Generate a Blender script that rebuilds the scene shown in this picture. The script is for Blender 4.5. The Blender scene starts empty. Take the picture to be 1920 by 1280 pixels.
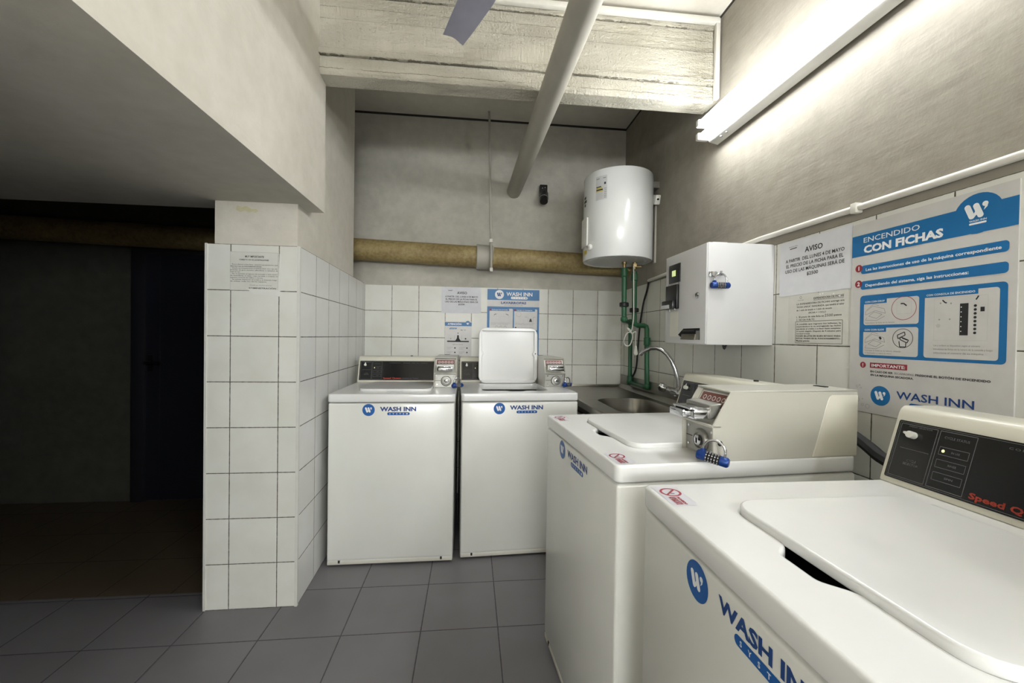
import bpy, bmesh, math, random
from mathutils import Vector, Matrix
C = bpy.context.scene.collection
PI = math.pi
random.seed(4)
R = math.radians

# ------------------------------------------------------------ camera, world, exposure
FPX = 761.5354
yaw, pit, roll, CAM_H = 0.1013545, -0.0112993, 0.0149106, 1.2146947
Fv = Vector((math.sin(yaw) * math.cos(pit), math.cos(yaw) * math.cos(pit), math.sin(pit)))
Rv = Vector((math.cos(yaw), -math.sin(yaw), 0))
Uv = Rv.cross(Fv)
R2 = math.cos(roll) * Rv + math.sin(roll) * Uv
U2 = -math.sin(roll) * Rv + math.cos(roll) * Uv
cam_data = bpy.data.cameras.new('camera')
cam = bpy.data.objects.new('camera', cam_data)
C.objects.link(cam)
mw = Matrix.Identity(4)
for i in range(3):
    mw[i][0] = R2[i]; mw[i][1] = U2[i]; mw[i][2] = -Fv[i]
mw[0][3], mw[1][3], mw[2][3] = 0, 0, CAM_H
cam.matrix_world = mw
cam_data.sensor_fit = 'HORIZONTAL'
cam_data.sensor_width = 36
cam_data.lens = FPX / 1920 * 36
cam_data.clip_start = 0.02
bpy.context.scene.camera = cam

w = bpy.data.worlds.new('world'); bpy.context.scene.world = w
w.use_nodes = True
w.node_tree.nodes['Background'].inputs[0].default_value = (0.9, 0.95, 1, 1)
w.node_tree.nodes['Background'].inputs[1].default_value = 0.0
vs = bpy.context.scene.view_settings
vs.view_transform = 'Standard'; vs.look = 'None'; vs.gamma = 1; vs.use_curve_mapping = False
vs.exposure = 0.08
PANEL = 47.0         # strength of the added fill lights behind the viewer
TUBE = 63.0          # strength of the lit fluorescent tubes
TUBE_COL = (0.965, 0.99, 1.0)

# ------------------------------------------------------------ materials
def srgb(h):
    out = []
    for i in (0, 2, 4):
        c = int(h[i:i + 2], 16) / 255
        out.append(c / 12.92 if c <= .04045 else ((c + .055) / 1.055) ** 2.4)
    return tuple(out) + (1,)

class NT:
    def __init__(s, name):
        s.m = bpy.data.materials.new(name); s.m.use_nodes = True
        s.t = s.m.node_tree; s.b = s.t.nodes['Principled BSDF']
    def n(s, typ, **k):
        x = s.t.nodes.new(typ)
        for a, v in k.items(): setattr(x, a, v)
        return x
    def l(s, a, b): s.t.links.new(a, b)
    def coord(s): return s.n('ShaderNodeTexCoord').outputs['Object']
    def noise(s, scale, detail=4, rough=.55, vec=None, stretch=None):
        nz = s.n('ShaderNodeTexNoise'); nz.inputs['Scale'].default_value = scale
        nz.inputs['Detail'].default_value = detail; nz.inputs['Roughness'].default_value = rough
        v = vec or s.coord()
        if stretch:
            mp = s.n('ShaderNodeMapping'); mp.inputs['Scale'].default_value = stretch
            s.l(v, mp.inputs['Vector']); v = mp.outputs[0]
        s.l(v, nz.inputs['Vector']); return nz.outputs['Fac']
    def ramp(s, fac, stops):
        r = s.n('ShaderNodeValToRGB'); e = r.color_ramp.elements
        while len(e) < len(stops): e.new(.5)
        for q, (p, c) in zip(e, stops): q.position = p; q.color = c
        s.l(fac, r.inputs[0]); return r.outputs['Color']
    def mix(s, fac, a, b, mode='MIX'):
        x = s.n('ShaderNodeMix', data_type='RGBA', blend_type=mode)
        for sock, v in ((x.inputs['Factor'], fac), (x.inputs[6], a), (x.inputs[7], b)):
            if hasattr(v, 'is_output'): s.l(v, sock)
            else: sock.default_value = v
        return x.outputs[2]
    def math(s, op, a, b=None, c=None):
        x = s.n('ShaderNodeMath', operation=op)
        for i, v in enumerate((a, b, c)):
            if v is None: continue
            if hasattr(v, 'is_output'): s.l(v, x.inputs[i])
            else: x.inputs[i].default_value = v
        return x.outputs[0]
    def bump(s, h, strength=.3, dist=.002):
        b = s.n('ShaderNodeBump'); b.inputs['Strength'].default_value = strength
        b.inputs['Distance'].default_value = dist
        s.l(h, b.inputs['Height']); s.l(b.outputs[0], s.b.inputs['Normal'])
    def set(s, col=None, rough=None, metal=None, **k):
        if col is not None:
            if hasattr(col, 'is_output'): s.l(col, s.b.inputs['Base Color'])
            else: s.b.inputs['Base Color'].default_value = col
        if rough is not None: s.b.inputs['Roughness'].default_value = rough
        if metal is not None: s.b.inputs['Metallic'].default_value = metal
        for a, v in k.items(): s.b.inputs[a].default_value = v
        return s.m

_pc = {}
def plain(name, hexc, rough=.5, metal=0, var=.06, scale=30, **k):
    if name in _pc: return _pc[name]
    t = NT(name); c = srgb(hexc)
    d = tuple(x * (1 - var) for x in c[:3]) + (1,)
    f = t.noise(scale, 3)
    _pc[name] = t.set(t.ramp(f, [(.3, d), (.7, c)]), rough, metal, **k)
    return _pc[name]

def plaster(name, base, dark, light, bstr=.35, blotch=2.2):
    t = NT(name)
    f1 = t.noise(blotch, 6, .6)
    f2 = t.noise(14, 5, .6)
    c = t.ramp(f1, [(.32, srgb(dark)), (.5, srgb(base)), (.68, srgb(light))])
    c = t.mix(.35, c, t.ramp(f2, [(.35, srgb(dark)), (.65, srgb(light))]))
    h = t.math('ADD', t.noise(9, 6, .55, stretch=(1, .35, 1.6)), t.math('MULTIPLY', t.noise(120, 3), .12))
    t.bump(h, bstr, .02)
    return t.set(c, .82, **{'Specular IOR Level': .25})

def tile_mat(name, axis, off, size, zoff=0, face='d9d9d2', grout='4c483f', gw=.0032, axis2='Z', rough=.34, bev=.004, var=.06):
    t = NT(name)
    sep = t.n('ShaderNodeSeparateXYZ'); t.l(t.coord(), sep.inputs[0])
    def edge(a, o):
        u = t.math('DIVIDE', t.math('SUBTRACT', sep.outputs[a], o - 40 * size), size)
        f = t.math('FRACT', u)
        return t.math('MULTIPLY', t.math('MINIMUM', f, t.math('SUBTRACT', 1, f)), size), t.math('FLOOR', u)
    e1, i1 = edge(axis, off); e2, i2 = edge(axis2, zoff)
    d = t.math('MINIMUM', e1, e2)
    wob = t.math('MULTIPLY', t.math('SUBTRACT', t.noise(60, 3), .5), .0022)
    d = t.math('ADD', d, wob)
    mask = t.n('ShaderNodeMapRange'); mask.interpolation_type = 'SMOOTHSTEP'
    mask.inputs['From Min'].default_value = gw * .35; mask.inputs['From Max'].default_value = gw * .75
    t.l(d, mask.inputs['Value'])
    wn = t.n('ShaderNodeTexWhiteNoise', noise_dimensions='2D')
    cb = t.n('ShaderNodeCombineXYZ'); t.l(i1, cb.inputs[0]); t.l(i2, cb.inputs[1]); t.l(cb.outputs[0], wn.inputs['Vector'])
    fc = srgb(face); fd = tuple(x * (1 - var) for x in fc[:3]) + (1,)
    col = t.mix(wn.outputs['Value'], fd, fc)
    st = t.ramp(t.noise(5, 5, .6), [(.35, (.93, .92, .9, 1)), (.65, (1, 1, 1, 1))])
    col = t.mix(1, col, st, 'MULTIPLY')
    col = t.mix(mask.outputs[0], srgb(grout), col)
    hm = t.n('ShaderNodeMapRange'); hm.inputs['From Max'].default_value = bev; t.l(d, hm.inputs['Value'])
    h = t.math('ADD', hm.outputs[0], t.math('MULTIPLY', t.noise(6, 2), .5))
    t.bump(h, .35, .002)
    t.set(col, rough)
    rr = t.math('SUBTRACT', .85, t.math('MULTIPLY', mask.outputs[0], .85 - rough)); t.l(rr, t.b.inputs['Roughness'])
    return t.m

M = {}
M['plaster_right'] = plaster('plaster_greige', '8d877c', '7e786e', '989286', .20, 1.6)
M['plaster_back'] = plaster('plaster_grey', 'b3b0a5', 'a29f94', 'bdbab0', .22, 1.8)
M['plaster_left'] = plaster('plaster_cream', 'c6c1b5', 'bab5a8', 'cec9be', .2, 2.0)
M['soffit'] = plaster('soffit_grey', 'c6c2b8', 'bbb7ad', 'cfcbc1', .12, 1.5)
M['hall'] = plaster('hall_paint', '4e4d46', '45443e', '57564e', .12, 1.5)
M['tile_back'] = tile_mat('tile_back', 'X', -.7972, .2)
M['tile_right'] = tile_mat('tile_right', 'Y', 1.9123, .2)
M['tile_col'] = tile_mat('tile_column', 'X', -1.0421, .2)
M['tile_side'] = tile_mat('tile_side', 'Y', 1.9, .2, face='dcdcda')
M['floor'] = tile_mat('floor_tile', 'X', -.505, .317, 2.0, '6f6d70', '434144', .0042, 'Y', .42, .006, .05)
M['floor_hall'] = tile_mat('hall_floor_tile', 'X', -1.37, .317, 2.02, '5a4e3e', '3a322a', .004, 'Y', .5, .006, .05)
M['tile_edge'] = plain('tile_edge_trim', 'cfcec8', .4)

def beam_mat():
    t = NT('board_marked_concrete')
    sp = t.n('ShaderNodeSeparateXYZ'); t.l(t.coord(), sp.inputs[0])
    grain = t.noise(30, 5, .65, stretch=(2.2, 1, .5))
    pits = t.noise(95, 4, .6)
    c = t.ramp(t.noise(3, 5, .6), [(.3, srgb('aaa595')), (.7, srgb('bcb8aa'))])
    pm = t.ramp(pits, [(.26, (.45, .43, .38, 1)), (.36, (1, 1, 1, 1))])
    c = t.mix(.8, c, pm, 'MULTIPLY')
    wv = t.noise(20, 3, .6, stretch=(2.6, 1, .12))
    jag = t.math('MULTIPLY', t.math('SUBTRACT', t.noise(26, 4, .65), .5), .016)
    zz = t.math('ADD', sp.outputs[2], jag)
    line = None
    for z0, wd in ((2.4805, .0022), (2.5125, .0020), (2.648, .0024), (2.757, .0020), (2.425, .0013), (2.705, .0010)):
        d = t.math('LESS_THAN', t.math('ABSOLUTE', t.math('SUBTRACT', zz, z0)), wd)
        line = d if line is None else t.math('MAXIMUM', line, d)
    gate = t.math('GREATER_THAN', t.noise(5, 4, .6), .44)
    line = t.math('MULTIPLY', line, t.math('ADD', t.math('MULTIPLY', gate, .55), .2))
    c = t.mix(line, c, srgb('5e574a'))
    rough_band = t.ramp(t.noise(7, 5, .65, stretch=(.5, 1, 2.2)), [(.40, (0, 0, 0, 1)), (.58, (1, 1, 1, 1))])
    h = t.math('ADD', t.math('MULTIPLY', grain, .7), t.math('MULTIPLY', t.math('MULTIPLY', pits, rough_band), 1.5))
    h = t.math('ADD', h, t.math('MULTIPLY', wv, .35))
    h = t.math('SUBTRACT', h, t.math('MULTIPLY', line, .7))
    t.bump(h, .8, .012)
    return t.set(c, .8)
M['beam'] = beam_mat()
M['joint'] = plain('dark_joint', '2a2620', .9)

def enamel(name, hexc, rough=.28):
    t = NT(name); c = srgb(hexc)
    f = t.noise(4, 4, .6)
    col = t.ramp(f, [(.3, tuple(x * .955 for x in c[:3]) + (1,)), (.65, c)])
    t.bump(t.noise(180, 2), .03, .001)
    return t.set(col, rough, 0, **{'Coat Weight': .3, 'Coat Roughness': .12})
M['enamel'] = enamel('white_enamel', 'd8d8d2')
M['deck'] = enamel('white_deck_enamel', 'dbdbd9', .25)
M['almond'] = enamel('almond_console', 'd2cfc0', .4)
M['coinbox'] = enamel('light_grey_enamel', 'b9b7ac', .35)
M['heater'] = enamel('heater_enamel', 'dfe1df', .2)
M['dispenser'] = enamel('dispenser_paint', 'cacaca', .42)
M['white_plastic'] = plain('white_plastic', 'd9d8d2', .4)
M['offwhite'] = plain('offwhite_paint', 'c9c6bb', .5)
M['black'] = plain('black_plastic', '141416', .35)
M['panel_black'] = plain('black_glossy_panel', '0e0e11', .18)
M['void'] = plain('dark_void', '060606', .9)
M['rubber'] = plain('black_rubber', '181818', .7)
M['chrome'] = plain('chrome', 'd2d3d6', .12, 1, .04)
M['steel'] = plain('brushed_steel', '8f8c84', .33, 1, .15, 14)
M['zinc'] = plain('zinc_plate', 'a5a49e', .42, .85, .15, 40)
M['lockblue'] = plain('blue_anodised', '163c82', .3, .35)
M['green'] = plain('green_pipe', '265a3c', .42)
M['black_union'] = plain('black_union', '16181a', .5)
M['brass'] = plain('brass_fitting', '9c8a64', .35, .8)
M['cord_white'] = plain('white_cord', 'd0d0c8', .5)
M['fan'] = plain('fan_blue_grey', '9c9cac', .42, 0, .16, 7)
M['ceilpipe'] = plain('painted_pipe', 'a29e93', .55, 0, .1, 8)
M['door'] = plain('dark_navy_door', '20212b', .5)
M['doorframe'] = plain('dark_door_frame', '24242a', .5)
M['conduit'] = plain('white_conduit', 'd2cfc6', .45)
M['lamp_body'] = plain('lamp_enamel', 'd6d5cf', .4)

def brown_pipe():
    t = NT('fibre_cement_pipe')
    a = t.noise(7, 6, .65, stretch=(.5, 1, 1)); b = t.noise(45, 4, .6)
    c = t.ramp(a, [(.3, srgb('6a5632')), (.5, srgb('857248')), (.68, srgb('9a8a5e'))])
    c = t.mix(.4, c, t.ramp(b, [(.35, srgb('6a5632')), (.7, srgb('ab9d70'))]))
    t.bump(b, .2, .004)
    return t.set(c, .6)
M['brown'] = brown_pipe()

def emis(name, col, strength):
    t = NT(name); t.set((.8, .8, .8, 1), .4)
    t.b.inputs['Emission Color'].default_value = tuple(col) + (1,)
    t.b.inputs['Emission Strength'].default_value = strength
    return t.m
M['tube'] = emis('lit_tube', TUBE_COL, TUBE)
M['fill_panel'] = emis('lit_fill_panel', TUBE_COL, PANEL)  # glow of the two added fill lights, not of a tube
M['led'] = emis('led_yellow', (.75, .9, .15), 1.2)
M['lcd'] = emis('lcd_green', (.5, .7, .02), .55)
# inks
M['paper'] = plain('white_paper', 'd6d7dc', .7)
M['sheet'] = plain('laminated_sheet', 'cfcec6', .35)
M['posterwhite'] = plain('poster_white', 'c6c4c1', .35)
M['blue'] = plain('ink_blue', '0e669f', .4)
M['logoblue'] = plain('logo_blue', '0c559c', .4)
M['navy'] = plain('ink_navy', '173f7c', .5)
M['ink'] = plain('ink_black', '1c1c1e', .6)
M['inkgrey'] = plain('ink_grey', '8d8c8a', .6)
M['inklight'] = plain('ink_pale_grey', 'b7b5b1', .6)
M['inkred'] = plain('ink_red', '8e2630', .5)
M['white'] = plain('ink_white', 'e6e7e8', .5)
M['orange'] = plain('ink_orange', '9a301c', .5)
M['panelgrey'] = plain('panel_print_grey', '5d5d60', .5)
M['labelpink'] = plain('label_rose', '85554f', .5)
M['yellow'] = plain('label_yellow', 'c9b53a', .5)
M['sticker'] = plain('clear_sticker', 'c9c8ce', .3)
M['stickgrey'] = plain('sticker_silver', 'c4c5c6', .35)

# ------------------------------------------------------------ mesh building
class MB:
    def __init__(s): s.bm = bmesh.new(); s.mats = []
    def mi(s, m):
        if m not in s.mats: s.mats.append(m)
        return s.mats.index(m)
    def _fin(s, faces, m, smooth=False):
        k = s.mi(m)
        for f in faces: f.material_index = k; f.smooth = smooth
    def box(s, a, b, m, bev=0, seg=2, rot=None, piv=None):
        x0, y0, z0 = a; x1, y1, z1 = b
        v = [s.bm.verts.new(p) for p in [(x0, y0, z0), (x1, y0, z0), (x1, y1, z0), (x0, y1, z0), (x0, y0, z1), (x1, y0, z1), (x1, y1, z1), (x0, y1, z1)]]
        fs = [s.bm.faces.new([v[i] for i in q]) for q in [(0, 3, 2, 1), (4, 5, 6, 7), (0, 1, 5, 4), (1, 2, 6, 5), (2, 3, 7, 6), (3, 0, 4, 7)]]
        s._fin(fs, m)
        allv = set(v)
        if bev:
            ed = set(e for f in fs for e in f.edges)
            r = bmesh.ops.bevel(s.bm, geom=list(ed), offset=bev, segments=seg, affect='EDGES', profile=.5)
            nf = r['faces']; s._fin(nf, m, True)
            allv = set(x for x in r['verts']) | set(x for f in fs if f.is_valid for x in f.verts)
            for f in nf: allv |= set(f.verts)
        if rot is not None:
            bmesh.ops.rotate(s.bm, verts=[x for x in allv if x.is_valid], cent=piv or (0, 0, 0), matrix=rot)
        return s
    def prism(s, pts, a0, a1, axis, m, bev=0, seg=2, smooth=False):
        """pts in the two other axes order; extruded along axis from a0 to a1"""
        def P(p, a):
            if axis == 'X': return (a, p[0], p[1])
            if axis == 'Y': return (p[0], a, p[1])
            return (p[0], p[1], a)
        v0 = [s.bm.verts.new(P(p, a0)) for p in pts]; v1 = [s.bm.verts.new(P(p, a1)) for p in pts]
        n = len(pts)
        side = [s.bm.faces.new([v0[i], v0[(i + 1) % n], v1[(i + 1) % n], v1[i]]) for i in range(n)]
        caps = [s.bm.faces.new(v0[::-1]), s.bm.faces.new(v1)]
        s._fin(side, m, smooth); s._fin(caps, m)
        bmesh.ops.recalc_face_normals(s.bm, faces=side + caps)
        if bev:
            ed = set(e for f in side + caps for e in f.edges)
            r = bmesh.ops.bevel(s.bm, geom=list(ed), offset=bev, segments=seg, affect='EDGES', profile=.5)
            s._fin(r['faces'], m, True)
        return s
    def tube(s, pts, r, m, seg=14, cap=True, radii=None):
        pts = [Vector(p) for p in pts]; n = len(pts); rings = []
        prev = None
        for i, p in enumerate(pts):
            if i == 0: t = pts[1] - pts[0]
            elif i == n - 1: t = pts[-1] - pts[-2]
            else: t = (pts[i + 1] - p).normalized() + (p - pts[i - 1]).normalized()
            t.normalize()
            if prev is None:
                u = t.orthogonal().normalized()
            else:
                u = (prev - t * prev.dot(t)).normalized()
            prev = u; v = t.cross(u)
            rr = radii[i] if radii else r
            if 0 < i < n - 1:
                d = (pts[i + 1] - p).normalized(); cosh = max(.5, t.dot(d))
            rings.append([s.bm.verts.new(p + (u * math.cos(2 * PI * k / seg) + v * math.sin(2 * PI * k / seg)) * rr) for k in range(seg)])
        fs = []
        for a, b in zip(rings, rings[1:]):
            for k in range(seg): fs.append(s.bm.faces.new([a[k], a[(k + 1) % seg], b[(k + 1) % seg], b[k]]))
        s._fin(fs, m, True)
        if cap: s._fin([s.bm.faces.new(rings[0][::-1]), s.bm.faces.new(rings[-1])], m)
        return s
    def cyl(s, a, b, r, m, seg=24, r2=None):
        return s.tube([a, b], r, m, seg, True, [r, r if r2 is None else r2])
    def lathe(s, prof, o, ax, m, seg=32):
        """prof: list of (radius, height) along axis vector ax from o"""
        o = Vector(o); ax = Vector(ax).normalized(); u = ax.orthogonal().normalized(); v = ax.cross(u); rings = []
        for r, h in prof:
            rings.append([s.bm.verts.new(o + ax * h + (u * math.cos(2 * PI * k / seg) + v * math.sin(2 * PI * k / seg)) * max(r, 1e-5)) for k in range(seg)])
        fs = []
        for a, b in zip(rings, rings[1:]):
            for k in range(seg): fs.append(s.bm.faces.new([a[k], a[(k + 1) % seg], b[(k + 1) % seg], b[k]]))
        s._fin(fs, m, True)
        s._fin([s.bm.faces.new(rings[0][::-1]), s.bm.faces.new(rings[-1])], m)
        return s
    def quad(s, pts, m):
        f = s.bm.faces.new([s.bm.verts.new(p) for p in pts]); s._fin([f], m); return s
    def build(s, name, parent=None, loc=None, sharp=True):
        bmesh.ops.remove_doubles(s.bm, verts=[], dist=0)
        me = bpy.data.meshes.new(name); s.bm.to_mesh(me); s.bm.free()
        for m in s.mats: me.materials.append(m)
        if sharp:
            try: me.set_sharp_from_angle(angle=R(40))
            except Exception: pass
        o = bpy.data.objects.new(name, me); C.objects.link(o)
        if parent: o.parent = parent
        if loc: o.location = loc
        return o

def tag(o, label=None, cat=None, group=None, kind=None):
    if label: o['label'] = label
    if cat: o['category'] = cat
    if group: o['group'] = group
    if kind: o['kind'] = kind
    return o
def thing(name, label, cat, loc=(0, 0, 0), rz=0, group=None):
    o = bpy.data.objects.new(name, None); C.objects.link(o)
    o.empty_display_size = .05
    o.location = loc; o.rotation_euler = (0, 0, rz)
    return tag(o, label, cat, group)

# 2D shapes with holes through curves -> raw mesh data (verts, faces)
def rrect_pts(x0, y0, x1, y1, r, n=8):
    out = []
    for cx, cy, a in ((x1 - r, y0 + r, -90), (x1 - r, y1 - r, 0), (x0 + r, y1 - r, 90), (x0 + r, y0 + r, 180)):
        for k in range(n + 1):
            t = R(a + 90 * k / n); out.append((cx + r * math.cos(t), cy + r * math.sin(t)))
    return out
def curve_mesh(loops, ext=0, bev=0, res=2):
    cu = bpy.data.curves.new('t', 'CURVE'); cu.dimensions = '2D'; cu.fill_mode = 'BOTH'
    cu.extrude = ext; cu.bevel_depth = bev; cu.bevel_resolution = res
    for lp in loops:
        sp = cu.splines.new('POLY'); sp.points.add(len(lp) - 1); sp.use_cyclic_u = True
        for q, p in zip(sp.points, lp): q.co = (p[0], p[1], 0, 1)
    o = bpy.data.objects.new('t', cu); C.objects.link(o)
    me = bpy.data.meshes.new_from_object(o.evaluated_get(bpy.context.evaluated_depsgraph_get()))
    bpy.data.objects.remove(o); bpy.data.curves.remove(cu)
    return me
def slab(mb, loops, z, ext, bev, m, mat4=None):
    me = curve_mesh(loops, ext, bev)
    n0 = len(mb.bm.verts); f0 = len(mb.bm.faces)
    mb.bm.from_mesh(me); bpy.data.meshes.remove(me)
    mb.bm.verts.ensure_lookup_table(); mb.bm.faces.ensure_lookup_table()
    for v in mb.bm.verts[n0:]:
        v.co.z += z
        if mat4: v.co = mat4 @ v.co
    k = mb.mi(m)
    for f in mb.bm.faces[f0:]: f.material_index = k; f.smooth = True
_tc = {}
def text_mesh(s, bold, sp):
    key = (s, bold, sp)
    if key in _tc: return _tc[key]
    cu = bpy.data.curves.new('t', 'FONT'); cu.body = s; cu.size = 1; cu.offset = bold; cu.space_character = sp
    cu.resolution_u = 2
    o = bpy.data.objects.new('t', cu); C.objects.link(o)
    me = bpy.data.meshes.new_from_object(o.evaluated_get(bpy.context.evaluated_depsgraph_get()))
    vs_ = [v.co.copy() for v in me.vertices]; fs = [tuple(p.vertices) for p in me.polygons]
    bpy.data.objects.remove(o); bpy.data.curves.remove(cu); bpy.data.meshes.remove(me)
    _tc[key] = (vs_, fs); return _tc[key]

class G:
    """flat printing: layered thin faces on a plane (origin O, axes ux, uy)"""
    LAY = .00025
    def __init__(s, mb, O, ux, uy, sx=1, sy=1):
        s.mb = mb; s.O = Vector(O); s.ux = Vector(ux).normalized(); s.uy = Vector(uy).normalized()
        s.n = s.ux.cross(s.uy); s.sx = sx; s.sy = sy
    def P(s, x, y, L): return s.O + s.ux * x * s.sx + s.uy * y * s.sy + s.n * (L * s.LAY)
    def poly(s, pts, m, L=1):
        f = s.mb.bm.faces.new([s.mb.bm.verts.new(s.P(x, y, L)) for x, y in pts]); s.mb._fin([f], m)
    def rect(s, x0, y0, x1, y1, m, L=1): s.poly([(x0, y0), (x1, y0), (x1, y1), (x0, y1)], m, L)
    def rr(s, x0, y0, x1, y1, r, m, L=1): s.poly(rrect_pts(x0, y0, x1, y1, r, 5), m, L)
    def disc(s, cx, cy, r, m, L=1, ry=None, n=32):
        ry = ry or r
        s.poly([(cx + r * math.cos(2 * PI * k / n), cy + ry * math.sin(2 * PI * k / n)) for k in range(n)], m, L)
    def ring(s, cx, cy, r, wd, m, L=1, n=36):
        for k in range(n):
            a, b = 2 * PI * k / n, 2 * PI * (k + 1) / n
            s.poly([(cx + q * math.cos(t), cy + q * math.sin(t)) for q, t in ((r - wd, a), (r, a), (r, b), (r - wd, b))], m, L)
    def line(s, pts, wd, m, L=1):
        for (x0, y0), (x1, y1) in zip(pts, pts[1:]):
            dx, dy = x1 - x0, y1 - y0; d = math.hypot(dx, dy) or 1; nx, ny = -dy / d * wd / 2, dx / d * wd / 2
            s.poly([(x0 + nx, y0 + ny), (x0 - nx, y0 - ny), (x1 - nx, y1 - ny), (x1 + nx, y1 + ny)], m, L)
    def frame(s, x0, y0, x1, y1, wd, m, L=1):
        s.line([(x0, y0), (x1, y0)], wd, m, L); s.line([(x0, y1), (x1, y1)], wd, m, L)
        s.line([(x0, y0), (x0, y1)], wd, m, L); s.line([(x1, y0), (x1, y1)], wd, m, L)
    def cap(s, p, q, r, m, L=1, n=10):
        """thick round-ended stroke"""
        (x0, y0), (x1, y1) = p, q; a = math.atan2(y1 - y0, x1 - x0)
        pts = [(x1 + r * math.cos(a - PI / 2 + PI * k / n), y1 + r * math.sin(a - PI / 2 + PI * k / n)) for k in range(n + 1)]
        pts += [(x0 + r * math.cos(a + PI / 2 + PI * k / n), y0 + r * math.sin(a + PI / 2 + PI * k / n)) for k in range(n + 1)]
        s.poly(pts, m, L)
    def text(s, t, x, y, h, m, wd=None, L=2, bold=0, sp=1.0, align='L'):
        """cap height h, fitted to width wd; (x, y) baseline start (or centre / end)"""
        vs_, fs = text_mesh(t, bold, sp)
        if not vs_: return
        x0 = min(v.x for v in vs_); x1 = max(v.x for v in vs_)
        k = h / .73; kx = (wd / (x1 - x0)) if wd else k
        W = (x1 - x0) * kx
        ox = x - (W / 2 if align == 'C' else W if align == 'R' else 0)
        nv = [s.mb.bm.verts.new(s.P(ox + (v.x - x0) * kx, y + v.y * k, L)) for v in vs_]
        i = s.mb.mi(m)
        for f in fs:
            try:
                q = s.mb.bm.faces.new([nv[j] for j in f]); q.material_index = i
            except ValueError: pass
    def wlogo(s, cx, cy, r, disc, mark, L=1):
        """round badge with two slanted strokes and a comma"""
        if disc: s.disc(cx, cy, r, disc, L)
        k = r / 1.0; P = lambda a, b: (cx + a * k, cy + b * k)
        s.cap(P(-.43, .30), P(-.22, -.28), .145 * k, mark, L + 1)
        s.cap(P(-.02, .30), P(.19, -.28), .145 * k, mark, L + 1.2)
        s.poly([P(-.30, -.42), P(-.14, -.40), P(.0, -.24), P(.10, .02), P(.0, .12), P(-.1, -.1), P(-.2, -.2)], mark, L + 1.4)
        s.disc(cx + .40 * k, cy + .30 * k, .14 * k, mark, L + 1, n=16)
        s.poly([P(.53, .30), P(.50, .12), P(.33, -.05), P(.40, .18)], mark, L + 1.2)

# ------------------------------------------------------------ setting
XR, YB, YC, ZT = 1.2122, 3.1549, 1.8844, 1.6
CEIL, CEILB, YF, XL = 2.82, 2.885, -2.6, -4.0

def struct(name, mb, **k): return tag(mb.build(name), kind='structure')
b = MB()
b.box((XL, YF, -.1), (XR + .1, 2.02, 0), M['floor']); b.box((-1.12, 2.02, -.1), (XR + .1, YB + .1, 0), M['floor'])
b.box((XL, 2.02, -.1), (-1.12, YB + .1, -.0015), M['floor_hall'])
struct('floor', b)
b = MB()
b.box((-.72, YF, CEIL), (XR + .1, 1.95, CEIL + .12), M['plaster_left'])
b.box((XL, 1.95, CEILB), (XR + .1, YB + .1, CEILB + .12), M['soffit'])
for x in (-.45, -.1, .25, .6, .95):
    b.box((x - .003, YF, CEIL - .0012), (x + .003, 1.93, CEIL + .002), M['offwhite'])
struct('ceiling', b)
b = MB()
b.box((XR, YF, ZT), (XR + .12, YB, CEILB + .1), M['plaster_right']); b.box((XR, YF, 0), (XR + .12, YB, ZT), M['tile_right'])
b.box((XR - .004, 2.03, CEILB - .012), (XR + .02, YB, CEILB), M['joint'])
b.box((XR - .003, YF, CEIL - .012), (XR + .02, 1.93, CEIL), M['joint'])
struct('wall_right', b)
b = MB()
b.box((-.98, YB, ZT - .008), (XR + .12, YB + .12, CEILB + .1), M['plaster_back'])
b.box((-.80, YB, 0), (XR + .12, YB + .12, ZT - .008), M['tile_back'])
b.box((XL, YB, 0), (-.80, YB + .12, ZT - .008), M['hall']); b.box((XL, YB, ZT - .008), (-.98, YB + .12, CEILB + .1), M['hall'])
b.box((-.9, YB - .005, CEILB - .014), (XR, YB + .02, CEILB), M['joint'])
struct('wall_back', b)
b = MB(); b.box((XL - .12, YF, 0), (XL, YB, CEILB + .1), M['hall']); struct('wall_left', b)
b = MB(); b.box((XL, YF - .12, 0), (XR + .12, YF, CEILB + .1), M['plaster_left']); struct('wall_front', b)
# tiled pier between laundry and hall, plaster above
b = MB()
def poly_prism(mb, pts, z0, z1, mats):
    n = len(pts)
    lo = [mb.bm.verts.new((x, y, z0)) for x, y in pts]; hi = [mb.bm.verts.new((x, y, z1)) for x, y in pts]
    for i in range(n):
        f = mb.bm.faces.new([lo[i], lo[(i + 1) % n], hi[(i + 1) % n], hi[i]]); mb._fin([f], mats[i])
    mb._fin([mb.bm.faces.new(lo[::-1])], mats[-1]); mb._fin([mb.bm.faces.new(hi)], mats[-1])
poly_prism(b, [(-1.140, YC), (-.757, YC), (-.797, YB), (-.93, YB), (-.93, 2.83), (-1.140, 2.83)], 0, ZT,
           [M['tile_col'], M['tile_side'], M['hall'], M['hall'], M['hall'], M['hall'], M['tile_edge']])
b.box((-1.146, YC - .004, 0), (-1.137, YC + .012, ZT), M['tile_edge']); b.box((-.766, YC - .003, 0), (-.754, YC + .010, ZT), M['tile_edge'])
poly_prism(b, [(-1.116, YC + .014), (-.772, YC + .014), (-.792, 2.83), (-1.116, 2.83)], ZT, CEILB + .02, [M['plaster_left']] * 5)
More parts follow.
